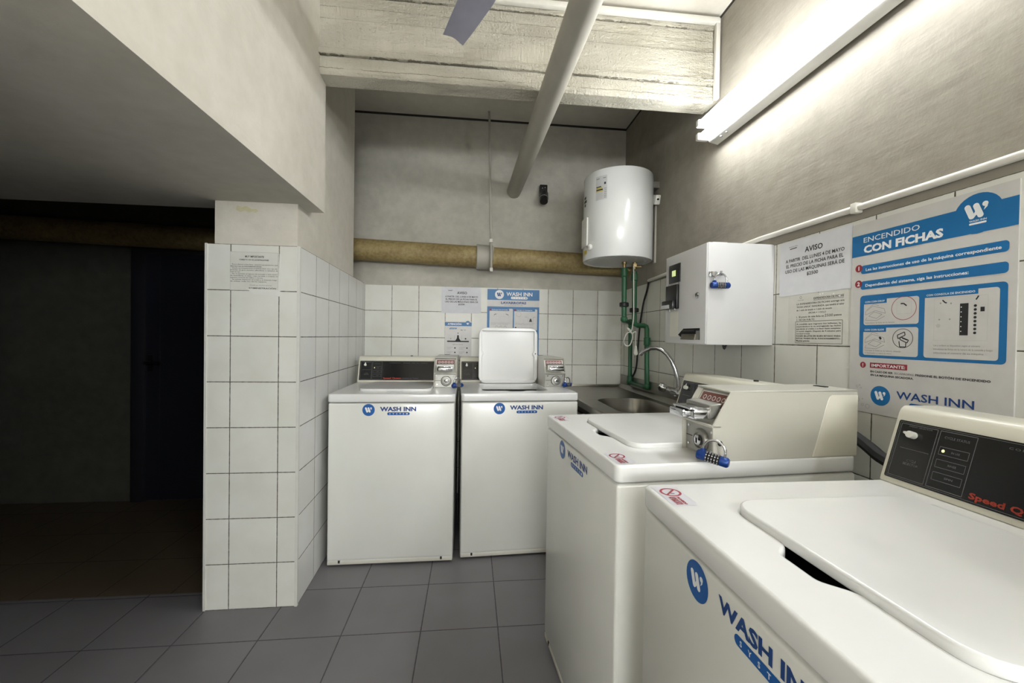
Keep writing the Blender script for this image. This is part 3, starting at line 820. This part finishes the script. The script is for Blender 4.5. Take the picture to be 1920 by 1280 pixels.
t = thing('faucet', 'chrome two handle faucet with a tall curved spout above the sink', 'faucet', (1.17, 2.15, .90))
b = MB(); b.tube([(1.165, 2.06, .912), (1.165, 2.25, .912)], .015, M['chrome'], 14); b.lathe([(.026, 0), (.026, .02), (.018, .03)], (XR - .014, 2.10, .905), (-1, 0, 0), M['chrome'], 18); b.lathe([(.026, 0), (.026, .02), (.018, .03)], (XR - .014, 2.22, .905), (-1, 0, 0), M['chrome'], 18)
b.lathe([(.019, 0), (.019, .02), (.013, .03)], (1.16, 2.155, .915), (0, 0, 1), M['chrome'], 18)
at(t, b, 'mixer_body', t)
for y, ly in ((2.245, 2.30), (2.065, 2.02)):
    b = MB(); d = Vector((-.10, (ly - y), .05)).normalized()
    b.lathe([(.010, 0), (.011, .022), (.024, .030), (.028, .055), (.021, .070), (.006, .073)], Vector((1.155, y, .915)), d, M['chrome'], 12); at(t, b, 'tap_handle', t)
b = MB()
pts = [(1.158, 2.155, .92), (1.152, 2.158, .99), (1.138, 2.165, 1.050), (1.122, 2.175, 1.095), (1.102, 2.190, 1.130), (1.080, 2.205, 1.153), (1.056, 2.222, 1.163), (1.034, 2.245, 1.161), (1.016, 2.272, 1.150), (1.004, 2.295, 1.134), (.998, 2.305, 1.122)]
b.tube(pts, .0115, M['chrome'], 14); at(t, b, 'spout', t)

# ------------------------------------------------------------ pipes and hangers on back wall
PY = 3.055
t = thing('drain_pipe', 'thick yellow brown drain pipe running along the upper back wall', 'pipe', (-.8, PY, 1.83))
b = MB(); b.tube([(XR - .0, PY, 1.774), (.10, PY, 1.8065)], .079, M['brown'], 28); at(t, b, 'pipe_section', t)
b = MB(); b.tube([(.06, PY, 1.808), (-3.98, PY, 1.925)], .079, M['brown'], 28); at(t, b, 'pipe_section', t)
b = MB(); b.tube([(.035, PY, 1.8085), (.04, PY, 1.8085), (.05, PY, 1.808), (.13, PY, 1.806), (.15, PY, 1.8055), (.155, PY, 1.805)], .09, M['ceilpipe'], 28, True, [.090, .094, .092, .090, .090, .084]); at(t, b, 'pipe_collar', t)
t = thing('pipe_hanger', 'thin painted strap hanging from the ceiling around the brown drain pipe', 'pipe hanger', (.115, PY - .10, CEILB))
b = MB(); b.tube([(.113, PY - .015, CEILB + .0), (.114, PY - .10, CEILB - .12), (.128, PY - .105, 2.2), (.142, PY - .103, 1.70)], .008, M['ceilpipe'], 8); at(t, b, 'strap_rod', t)
b = MB(); b.tube([(.136, PY + .096 * math.cos(a), 1.806 + .096 * math.sin(a)) for a in [2 * PI * k / 24 for k in range(25)]], .007, M['ceilpipe'], 8); b.box((.130, PY - .118, 1.685), (.152, PY - .09, 1.712), M['offwhite'], .002); b.box((.125, PY - .118, 1.895), (.147, PY - .09, 1.92), M['offwhite'], .002); at(t, b, 'clamp_ring', t)

t = thing('ceiling_pipe', 'long grey painted pipe running overhead and ending at the back wall', 'pipe', (.318, YB, 2.34))
b = MB(); b.tube([(.318, YB, 2.345), (.318, YB - .02, 2.343), (.365, 1.35, 2.335), (.44, YF, 2.33)], .054, M['ceilpipe'], 28); at(t, b, 'pipe_run', t)

t = thing('lamp_socket', 'small black lamp socket fixed high on the back wall beside the pipe end', 'lamp socket', (.54, YB, 2.36))
b = MB(); b.box((.515, YB - .045, 2.315), (.575, YB, 2.395), M['black'], .006); b.cyl((.535, YB - .046, 2.365), (.535, YB - .05, 2.365), .004, M['zinc'], 8); b.cyl((.555, YB - .046, 2.37), (.555, YB - .05, 2.37), .004, M['zinc'], 8); at(t, b, 'wall_block', t)
b = MB(); b.lathe([(.024, 0), (.034, .01), (.033, .045), (.035, .05), (.035, .058), (.031, .062), (.030, .10), (.022, .102)], (.545, YB - .05, 2.325), (-.08, -.55, -.8), M['black'], 20); b.lathe([(.0355, .062), (.0355, .067)], (.545, YB - .05, 2.325), (-.08, -.55, -.8), M['zinc'], 20); at(t, b, 'bulb_holder', t)

# conduit along the right wall with a clip
t = thing('wall_conduit', 'white conduit running along the right wall just above the tiles', 'conduit', (XR, 1.2, 1.635))
b = MB(); b.tube([(XR - .011, YF + .01, 1.62), (XR - .011, .9, 1.632), (XR - .011, 1.60, 1.640), (XR - .011, 1.75, 1.636), (XR - .011, 2.665, 1.612)], .0105, M['conduit'], 12); at(t, b, 'conduit_tube', t)
b = MB(); b.box((XR - .026, 1.155, 1.618), (XR, 1.175, 1.65), M['conduit'], .003); at(t, b, 'clip', t)
# conduit at the beam
t = thing('beam_conduit', 'white painted conduit along the top of the concrete beam and down its corner', 'conduit', (XR - .02, 1.925, 2.4))
b = MB(); b.box((XR - .030, 1.905, 2.405), (XR - .008, 1.927, 2.80), M['conduit'], .003); at(t, b, 'vertical_run', t)
b = MB(); b.box((-.69, 1.902, 2.775), (XR - .012, 1.929, 2.802), M['conduit'], .004); at(t, b, 'horizontal_run', t)

# ------------------------------------------------------------ fluorescent fixture
def fixture(label, y0, y1, tm='tube'):
    t = thing('fluorescent_light', label, 'light fixture', (XR, (y0 + y1) / 2, 2.235))
    b = MB()
    b.prism([(XR - .012, 2.175), (XR - .058, 2.185), (XR - .075, 2.205), (XR - .075, 2.285), (XR - .058, 2.305), (XR - .012, 2.315)], y0 + .02, y1 - .02, 'Y', M['lamp_body'], .003, 1)
    b.box((XR - .013, y0 + .1, 2.20), (XR, y0 + .16, 2.29), M['lamp_body']); b.box((XR - .013, y1 - .16, 2.20), (XR, y1 - .1, 2.29), M['lamp_body'])
    for yy in (y1 - .10, y1 - .14): b.cyl((XR - .045, yy, 2.1835), (XR - .045, yy, 2.177), .006, M['inkgrey'], 10)
    at(t, b, 'lamp_housing', t)
    for z in (2.212, 2.278):
        for ya, yb in ((y0, y0 + .025), (y1 - .025, y1)):
            b = MB(); b.box((XR - .118, ya, z - .018), (XR - .06, yb, z + .018), M['white_plastic'], .006); at(t, b, 'tube_socket', t)
        b = MB(); b.cyl((XR - .098, y0 + .02, z), (XR - .098, y1 - .02, z), .0145, M[tm], 16); at(t, b, 'lit_tube', t)
    return t
fixture('twin tube fluorescent light glowing on the right wall', .68, 1.925)
t = thing('added_fill_light', 'added rectangular white fill light on the wall behind the viewer', 'light fixture', (-.05, YF, 1.45))  # out of view, added to give the room more frontal light
b = MB(); b.box((-.70, YF, 1.25), (.60, YF + .05, 1.65), M['lamp_body'], .006); at(t, b, 'lamp_housing', t)
b = MB(); b.box((-.67, YF + .045, 1.28), (.57, YF + .055, 1.62), M['fill_panel'], .002); at(t, b, 'diffuser', t)

t = thing('added_fill_light', 'added rectangular white fill light on the tiled side wall behind the viewer', 'light fixture', (XR, -1.2, 1.85))  # second unseen fill, added to brighten surfaces that face the right wall
b = MB(); b.box((XR - .05, -1.9, 1.68), (XR, -.6, 2.02), M['lamp_body'], .006); at(t, b, 'lamp_housing', t)
b = MB(); b.box((XR - .055, -1.87, 1.71), (XR - .045, -.63, 1.99), M['fill_panel'], .002); at(t, b, 'diffuser', t)
# ------------------------------------------------------------ ceiling fan
HUB = Vector((.19, 1.06, 2.432))
t = thing('ceiling_fan', 'blue grey metal ceiling fan blade reaching in front of the concrete beam', 'fan', HUB)
b = MB(); b.lathe([(.03, .35), (.06, .33), (.014, .30), (.014, .08), (.075, .07), (.095, .03), (.095, -.03), (.06, -.06), (.01, -.065)], HUB, (0, 0, 1), M['fan'], 28); at(t, b, 'motor_housing', t)
tipd = math.atan2(1.70 - 1.06, -.088 - .19)
for k in range(3):
    a = tipd + k * 2 * PI / 3; d = Vector((math.cos(a), math.sin(a), 0)); n = Vector((-d.y, d.x, 0))
    b = MB(); up = Vector((0, 0, 1)); Lb = .70
    rows = []
    for s_, wd in ((.10, .036), (.2, .052), (.45, .057), (.60, .050), (Lb, .043)):
        tw = .16
        rows.append([HUB + d * s_ + n * (q * wd) + up * (q * wd * tw + (.010 if abs(q) < .25 else 0)) for q in (-1, -.2, 0, .2, 1)])
    top = [[b.bm.verts.new(p + up * .0015) for p in r_] for r_ in rows]; bot = [[b.bm.verts.new(p - up * .0015) for p in r_] for r_ in rows]
    fs = []
    for i in range(len(rows) - 1):
        for j in range(4):
            fs.append(b.bm.faces.new([top[i][j], top[i][j + 1], top[i + 1][j + 1], top[i + 1][j]])); fs.append(b.bm.faces.new([bot[i][j], bot[i + 1][j], bot[i + 1][j + 1], bot[i][j + 1]]))
        for j in (0, 4): fs.append(b.bm.faces.new([top[i][j], top[i + 1][j], bot[i + 1][j], bot[i][j]]))
    for i in (0, len(rows) - 1):
        for j in range(4): fs.append(b.bm.faces.new([top[i][j], top[i][j + 1], bot[i][j + 1], bot[i][j]]))
    bmesh.ops.recalc_face_normals(b.bm, faces=fs); b._fin(fs, M['fan'])
    at(t, b, 'blade', t)

# ------------------------------------------------------------ posters and notices
def sheet(name, label, cat, mb): return tag(mb.build(name, sharp=False), label, cat)

def aviso(g, W, H):
    g.text('WASH INN', .045, H - .022, .0045, M['inkgrey'], .04, 1, .01); g.line([(.05, H - .028), (.082, H - .0265)], .003, M['ink'], 1)
    g.text('AVISO', W * .515, H - .052, .0195, M['ink'], .076, 1, .020, 1, 'C')
    for i, (s_, wd) in enumerate((('A PARTIR  DEL LUNES 4 DE MAYO', .249), ('EL PRECIO DE LA FICHA PARA EL', .242), ('USO DE LAS MÁQUINAS SERÁ DE', .251), ('$2500', .048))):
        g.text(s_, W * .505, H - .078 - .0197 * i, .0125, M['ink'], wd, 1, .018, 1, 'C')
# right wall: aviso sheet
b = MB(); y0, y1, z0, z1 = 1.187, 1.492, 1.388, 1.592
b.box((XR - .0016, y0, z0), (XR - .0002, y1, z1), M['paper'])
g = G(b, (XR - .0017, y1, z0), (0, -1, 0), (0, 0, 1)); aviso(g, y1 - y0, z1 - z0)
sheet('notice_sheet', 'white printed price notice taped beside the token dispenser', 'notice', b)
# right wall: laminated instructions
b = MB(); y0, y1, z0, z1 = 1.196, 1.445, 1.204, 1.386
b.box((XR - .0012, y0, z0), (XR - .0002, y1, z1), M['sheet'])
g = G(b, (XR - .0013, 1.405, z0), (0, -1, 0), (0, 0, 1)); Wd = .20
g.ring(.018, .172, .005, .0014, M['inkgrey'], 1); g.text('WASH INN', .018, .160, .0035, M['inkgrey'], .028, 1, .02, 1, 'C')
g.text('EXPENDEDORA DE FICHAS', .075, .160, .0078, M['ink'], .118, 1, .012); g.line([(.075, .157), (.193, .157)], .001, M['ink'], 1)
for i, (s_, x, wd) in enumerate((('LA EXPENDEDORA DE FICHAS entrega una', 0, .195), ('"FICHA UNICA", RANURADA, que tendrá el valor', 0, .195), ('de 1 ciclo de lavado o 1 ciclo de secado', 0, .15), ('1FICHA = 1 CICLO', .055, .072))):
    g.text(s_, x, .145 - i * .0115, .0062, M['ink'], wd, 1, .012)
g.text('1.  El precio de esta ficha es:', 0, .097, .0062, M['ink'], .12, 1, .012); g.text('2500', .122, .0965, .0095, M['ink'], .032, 1, 0); g.text('pesos', .158, .098, .006, M['ink'], .028, 1, .02)
g.text('2.  NO DA VUELTO', 0, .0865, .0062, M['ink'], .08, 1, .012)
g.frame(-.003, .004, .190, .083, .0014, M['ink'], 1)
for i, s_ in enumerate(('A medida que ingrese los billetes, la', 'expendedora le va entregando las fichas', 'guardando el crédito a su favor hasta completar', 'el monto elegido. Dispone de 4 minutos para', 'introducir el total.', 'PONER BILLETES EN BUEN ESTADO PARA', 'EVITAR TRABAS EN EL FUNCIONAMIENTO.-', 'Muchas gracias.')):
    g.text(s_, .001, .071 - i * .0087, .0050, M['ink'], {4: .062, 7: .062}.get(i, .184), 1, .014 if i < 5 else .028)
for x, y in ((.102, .176), (.112, .177), (.155, .172), (.178, .163)): g.disc(x, y, .003, M['white'], 2, n=10)
sheet('notice_sheet', 'laminated token instructions sheet under the price notice on the right wall', 'notice', b)

# right wall: large poster
b = MB(); y0, y1, z0, z1 = .787, 1.184, 1.000, 1.584
W_, H_ = y1 - y0, z1 - z0
b.box((XR - .004, y0, z0), (XR - .0002, y1, z1), M['posterwhite'])  # rigid board
g = G(b, (XR - .0042, y1, z0), (0, -1, 0), (0, 0, 1))
S = lambda x: x * W_
def Zp(z): return z - z0
g.rect(0, Zp(1.4815), W_, Zp(1.5475), M['blue'], 1)
g.disc(.322, Zp(1.528), .0485, M['blue'], 1.3)
g.wlogo(.320, Zp(1.535), .042, None, M['white'], 2)
g.text('WASH INN', .323, Zp(1.5095), .0045, M['white'], .034, 3, .02, 1, 'C'); g.rr(.306, Zp(1.5025), .340, Zp(1.507), .002, M['white'], 3)
g.text('ENCENDIDO', .038, Zp(1.522), .0158, M['white'], .158, 3, .006)
g.text('CON FICHAS', .039, Zp(1.490), .0222, M['white'], .213, 3, .045)
for i, (zc, s_, wd) in enumerate(((1.4385, 'Lea las instrucciones de uso de la máquina correspondiente', .322), (1.390, 'Dependiendo del sistema, siga las instrucciones:', .261))):
    g.rr(.031, Zp(zc - .013), .382, Zp(zc + .013), .008, M['blue'], 1)
    g.disc(.0245, Zp(zc + .006), .0115, M['inkred'], 2.5); g.text('12'[i], .0245, Zp(zc + .000), .0125, M['white'], None, 3.5, .03, 1, 'C')
    g.text(s_, .047, Zp(zc - .005), .0085, M['white'], wd, 3, .022)
g.rr(.031, Zp(1.168), .382, Zp(1.358), .010, M['blue'], 1)
for (xa, xb, za, zb, tb, s_) in ((.044, .199, 1.267, 1.343, .069, 'CON COIN DROP'), (.044, .199, 1.176, 1.258, .069, 'CON COIN SLIDE'), (.213, .368, 1.176, 1.347, .115, 'CON CONSOLA DE ENCENDIDO')):
    g.rr(xa, Zp(za), xb, Zp(zb), .007, M['posterwhite'], 2); g.rect(xa - .001, Zp(zb - .012), xa + tb, Zp(zb + .001), M['blue'], 3)
    g.text(s_, xa + .004, Zp(zb - .008), .0052, M['white'], tb - .010, 4, .015)
def washsketch(x, z):
    k = M['inkgrey']
    for p in ([(0, .018), (.022, .034), (.056, .024), (.060, .010), (.030, .020), (0, .008), (0, .018)], [(.010, .004), (.026, .016), (.050, .008), (.034, -.004), (.010, .004)], [(.002, .022), (.024, .040), (.040, .034)], [(.004, .0), (.0, -.008), (.034, -.010), (.058, .002)]):
        g.line([(x + a, z + c) for a, c in p], .0012, k, 3)
washsketch(.050, Zp(1.290)); washsketch(.050, Zp(1.205)); g.line([(.094, Zp(1.231)), (.099, Zp(1.224))], .006, M['ink'], 3)
g.ring(.160, Zp(1.312), .0335, .0015, M['inkred'], 3); g.line([(.152, Zp(1.325)), (.160, Zp(1.325)), (.168, Zp(1.318))], .0035, M['ink'], 4); g.frame(.142, Zp(1.296), .180, Zp(1.330), .0007, M['inklight'], 3)
g.ring(.159, Zp(1.227), .0275, .0015, M['ink'], 3)
for p in ([(.145, .236), (.164, .245), (.166, .236), (.147, .226), (.145, .236)], [(.154, .231), (.175, .222), (.171, .214), (.152, .224), (.154, .231)], [(.150, .219), (.152, .203), (.168, .203), (.168, .214)], [(.158, .228), (.172, .222)]):
    g.line([(a, Zp(1 + c)) for a, c in p], .0024, M['ink'], 4)
g.text('Introduzca la ficha en la ranura', .050, Zp(1.2715), .0046, M['inkgrey'], .086, 3, .012)
g.text('Coloque la ficha en la ranura, empuje', .050, Zp(1.188), .0044, M['inkgrey'], .105, 3, .012); g.text('el deslizador y retire la mano', .050, Zp(1.1805), .0044, M['inkgrey'], .080, 3, .012)
g.frame(.236, Zp(1.222), .347, Zp(1.331), .0006, M['inklight'], 3)
g.rect(.292, Zp(1.235), .3095, Zp(1.314), M['ink'], 3)
for k in range(6): g.disc(.295, Zp(1.245 + k * .012), .0014, M['white'], 4, n=8)
for k in range(8): g.disc(.323, Zp(1.241 + k * .0094), .0032, M['ink'], 3, n=12)
g.line([(.329, Zp(1.330)), (.324, Zp(1.321))], .003, M['ink'], 3); g.rect(.333, Zp(1.292), .341, Zp(1.303), M['ink'], 3)
g.line([(.254, Zp(1.326)), (.260, Zp(1.319)), (.264, Zp(1.318))], .003, M['ink'], 3)
for x, z in ((.250, 1.318), (.273, 1.316), (.248, 1.276), (.271, 1.276)): g.disc(x, Zp(z), .002, M['inkgrey'], 3, n=8)
g.disc(.246, Zp(1.260), .005, M['inklight'], 3)
for i, (s_, wd) in enumerate((('Lea y ordene su dispositivo según el número', .098), ('Introduzca las fichas en la ranura de la consola y luego', .122), ('seleccione el número de su máquina', .105))): g.text(s_, .236, Zp(1.207 - i * .0095), .0046, M['inkgrey'], wd, 3, .012)
g.disc(.045, Zp(1.145), .0092, M['inkred'], 1.5); g.text('!', .045, Zp(1.140), .010, M['white'], None, 3, .03, 1, 'C')
g.rect(.067, Zp(1.1375), .173, Zp(1.1535), M['inkred'], 1); g.text('IMPORTANTE:', .072, Zp(1.1412), .0088, M['white'], .096, 3, .02)
g.text('EN CASO DE SER', .069, Zp(1.1240), .0058, M['ink'], .066, 2, .03); g.text('SECARROPAS', .138, Zp(1.1240), .0058, M['inkgrey'], .052, 2, .03); g.text('PRESIONE EL BOTÓN DE ENCENDIDO', .194, Zp(1.1240), .0058, M['ink'], .162, 2, .03)
g.text('EN LA MÁQUINA SECADORA.', .070, Zp(1.1135), .0058, M['ink'], .120, 2, .03)
g.wlogo(.100, Zp(1.0565), .0290, M['blue'], M['white'], 1)
g.text('WASH INN', .146, Zp(1.0560), .0215, M['navy'], .180, 2, .016)
g.rr(.180, Zp(1.034), .290, Zp(1.048), .007, M['logoblue'], 1)
for i, ch in enumerate('SYSTEM'): g.text(ch, .194 + i * .0165, Zp(1.0375), .007, M['white'], None, 3, .02, 1, 'C')
for x, z, r_ in ((.028, 1.077, .004), (.036, 1.081, .0025), (.040, 1.073, .003), (.030, 1.036, .007), (.046, 1.040, .0022), (.046, 1.022, .004), (.062, 1.019, .0068)): g.ring(x, Zp(z), r_, .0009, M['inkgrey'], 1, 14)
sheet('instruction_poster', 'large white and blue poster about starting machines with tokens on the right wall', 'poster', b)

# back wall: aviso sheet, attention poster, blue poster
YP = YB - .0002
b = MB(); x0, x1, z0, z1 = -.227, .076, 1.391, 1.590
b.box((x0, YP - .0014, z0), (x1, YP, z1), M['paper']); g = G(b, (x0, YP - .0015, z0), (1, 0, 0), (0, 0, 1)); aviso(g, x1 - x0, z1 - z0)
sheet('notice_sheet', 'white printed price notice taped on the back wall tiles', 'notice', b)
b = MB(); x0, x1, z0, z1 = -.198, .006, 1.02, 1.327
b.box((x0, YP - .0014, z0), (x1, YP, z1), M['posterwhite']); g = G(b, (x0, YP - .0015, z0), (1, 0, 0), (0, 0, 1)); H_ = z1 - z0; W_ = x1 - x0
g.rect(0, H_ - .035, W_, H_ - .006, M['blue'], 1); g.disc(.174, H_ - .012, .018, M['blue'], 1.3); g.text('ATENCIÓN', .020, H_ - .027, .014, M['white'], .105, 2, .03)
g.wlogo(.174, H_ - .016, .017, None, M['white'], 2)
g.poly([(.033, H_ - .060), (.086, H_ - .060), (.092, H_ - .049), (.039, H_ - .049)], M['blue'], 1); g.text('Lavarropas', .042, H_ - .0575, .006, M['white'], .042, 2, .01)
g.text('40 °C', .118, H_ - .070, .009, M['ink'], .042, 1, .01)
zb = H_ - .150
g.poly([(.078, zb), (.122, zb), (.108, zb + .022), (.106, zb + .045), (.094, zb + .045), (.092, zb + .022)], M['ink'], 1); g.disc(.100, zb + .060, .004, M['ink'], 1)
g.rect(.018, zb - .008, .184, zb + .002, M['ink'], 1)
for x in (.073, .127): g.line([(x, zb + .004), (x, zb + .048)], .0015, M['inkgrey'], 1)
for xa, xb in ((.02, .066), (.134, .18)):
    for k in (.022, .046): g.line([(xa, zb + k), (xb, zb + k)], .001, M['inklight'], 1)
g.disc(.045, zb + .018, .004, M['inkgrey'], 1); g.disc(.158, zb + .018, .006, M['ink'], 1)
g.text('IMPORTANTE', .100, zb - .031, .007, M['inkgrey'], .078, 1, .02, 1, 'C')
for i, (xa, zz) in enumerate(((.016, -.050), (.108, -.050), (.016, -.084), (.108, -.084))):
    for k, s_ in enumerate(('No sobrecargar', 'la máquina', 'con ropa')): g.text(s_, xa, zb + zz - k * .007, .0042, M['inkgrey'], (.046, .034, .028)[k], 1, .01)
    g.disc(xa + .062, zb + zz - .004, .006, M['ink'], 1, n=8)
g.text('WASH INN', .115, .012, .007, M['navy'], .07, 1, .02, 1, 'C'); g.rr(.095, .003, .13, .009, .003, M['blue'], 1)
sheet('notice_poster', 'small white poster with a blue ATENCION heading behind the back wall washer', 'poster', b)
b = MB(); x0, x1, z0, z1 = .124, .531, .985, 1.583
b.box((x0, YP - .003, z0), (x1, YP, z1), M['posterwhite']); g = G(b, (x0, YP - .0032, z0), (1, 0, 0), (0, 0, 1)); H_ = z1 - z0; W_ = x1 - x0
g.rect(0, Zq := H_ - .083, W_, H_, M['blue'], 1)
g.disc(.093, H_ - .041, .035, M['white'], 2); g.wlogo(.093, H_ - .041, .034, None, M['navy'], 3)
g.text('WASH INN', .147, H_ - .049, .029, M['white'], .205, 2, .03); g.rr(.183, H_ - .075, .315, H_ - .055, .010, M['white'], 2)
for i, ch in enumerate('SYSTEM'): g.text(ch, .198 + i * .0205, H_ - .0705, .011, M['inkgrey'], None, 3, .02, 1, 'C')
g.text('LAVARROPAS', .205, H_ - .112, .0175, M['navy'], .198, 2, .04, 1, 'C'); g.text('INSTRUCCIONES DE USO', .205, H_ - .126, .0065, M['inkgrey'], .145, 2, .02, 1, 'C')
g.rect(0, 0, W_, H_ - .134, M['blue'], 1)
for r_ in range(3):
    for c_ in range(2):
        xa = .018 + c_ * .192; xb = xa + .182; zb_ = H_ - .150 - r_ * .176; za = zb_ - .166
        if za < .005: za = .01
        g.rr(xa, za, xb, zb_, .008, M['posterwhite'], 2); g.rect(xa - .001, zb_ - .018, xa + .152 + c_ * .012, zb_ + .001, M['blue'], 3)
        g.text(('Coloque las prendas', 'Agregue el detergente', 'Elija la temperatura', 'Cierre la tapa', 'Coloque la ficha', 'Retire la ropa')[r_ * 2 + c_], xa + .018, zb_ - .0125, .008, M['white'], .125, 4, .015)
        g.disc(xa + .007, zb_ - .009, .008, M['inkred'], 4, n=14)
        if c_ == 0:
            g.line([(xa + .035, zb_ - .052), (xa + .042, zb_ - .044), (xa + .055, zb_ - .042)], .004, M['ink'], 3); g.line([(xa + .147, zb_ - .052), (xa + .140, zb_ - .044), (xa + .127, zb_ - .042)], .004, M['ink'], 3)
            for k in (.06, .12): g.ring(xa + k, zb_ - .050, .012, .0015, M['inklight'], 3, 16)
            g.frame(xa + .02, zb_ - .105, xa + .165, zb_ - .062, .0008, M['inklight'], 3)
            for k in range(3): g.ring(xa + .058 + k * .032, za + .022, .011, .003, M['inkgrey'], 3, 14)
        else:
            g.ring(xa + .036, zb_ - .042, .020, .0016, M['inkgrey'], 3, 18)
            g.poly([(xa + .118, zb_ - .098), (xa + .142, zb_ - .098), (xa + .134, zb_ - .074), (xa + .126, zb_ - .074)], M['ink'], 3); g.line([(xa + .110, zb_ - .062), (xa + .110, zb_ - .100), (xa + .150, zb_ - .100), (xa + .150, zb_ - .062)], .0015, M['inkgrey'], 3)
            for k in (.085, .150): g.text('JABON', xa + k, zb_ - .064, .005, M['inkgrey'], .018, 3, .02)
            g.disc(xa + .013, za + .018, .008, M['ink'], 3, n=14)
            for k in range(2): g.text(('No exceder la medida', 'de jabón indicada')[k], xa + .03, za + .020 - k * .009, .005, M['inkgrey'], (.125, .1)[k], 3, .01)
        for k in range(2): g.text((('Distribuya las prendas de forma', 'pareja sin exceder el tambor'), ('Agregue jabón en polvo según', 'la medida que se indica'))[c_][k], xa + .012, za + .052 - k * .010, .0056, M['inkgrey'], (.15, .135)[k], 3, .012)
sheet('instruction_poster', 'blue and white LAVARROPAS instruction poster behind the open washer lid', 'poster', b)
# pier notice
b = MB(); x0, x1, z0, z1 = -1.044, -.846, 1.400, 1.568
b.box((x0, YC - .0012, z0), (x1, YC - .0002, z1), M['sheet']); g = G(b, (x0, YC - .0013, z0), (1, 0, 0), (0, 0, 1)); H_ = z1 - z0; W_ = x1 - x0
g.text('MUY IMPORTANTE', .100, H_ - .024, .0085, M['ink'], .078, 1, .025, 1, 'C'); g.text('CORRECTO USO DE LAS INSTALACIONES', .098, H_ - .037, .0060, M['ink'], .122, 1, .025, 1, 'C')
for i, (s_, x, wd) in enumerate((('Recordamos a los Sres. usuarios propietarios que', .008, .188), ('deben hacer buen uso de las instalaciones comunes', .001, .128), ('Queda terminantemente prohibido lavar otro tipo de', .008, .186), ('prendas de gran tamaño, alfombras o calzados de', .001, .196), ('ningún tipo aquí.', .001, .040), ('No se permite el ingreso de animales a este sector', .008, .188), ('de lavandería, ni dejar ropa tendida o mojada en', .001, .196), ('espacios comunes del edificio o terraza.', .001, .135), ('Se solicita mantener el orden y la limpieza luego', .008, .186), ('de utilizar cada uno de los equipos.', .001, .150))):
    g.text(s_, x, H_ - .057 - i * .0082, .0047, M['ink'], wd, 1, .028 if i == 1 else .010)
g.text('Desde ya, muchas gracias', .082, H_ - .146, .0045, M['inkgrey'], .09, 1, .014); g.text('ADMINISTRACIÓN', .075, H_ - .160, .006, M['ink'], .115, 1, .025)
g.frame(.0005, .001, W_ - .0005, H_ - .001, .0007, M['inkgrey'], 1)
tape = plain('clear_tape', 'dcdcd6', .12)
g.poly([(.064, .010), (.20, .004), (.222, -.012), (.22, -.024), (.10, -.016)], tape, 2); g.poly([(W_ + .002, .0), (W_ + .012, .0), (W_ + .014, H_ - .006), (W_ + .005, H_ - .004)], tape, 2)
sheet('notice_sheet', 'printed rules notice taped on the white tiled pier', 'notice', b)
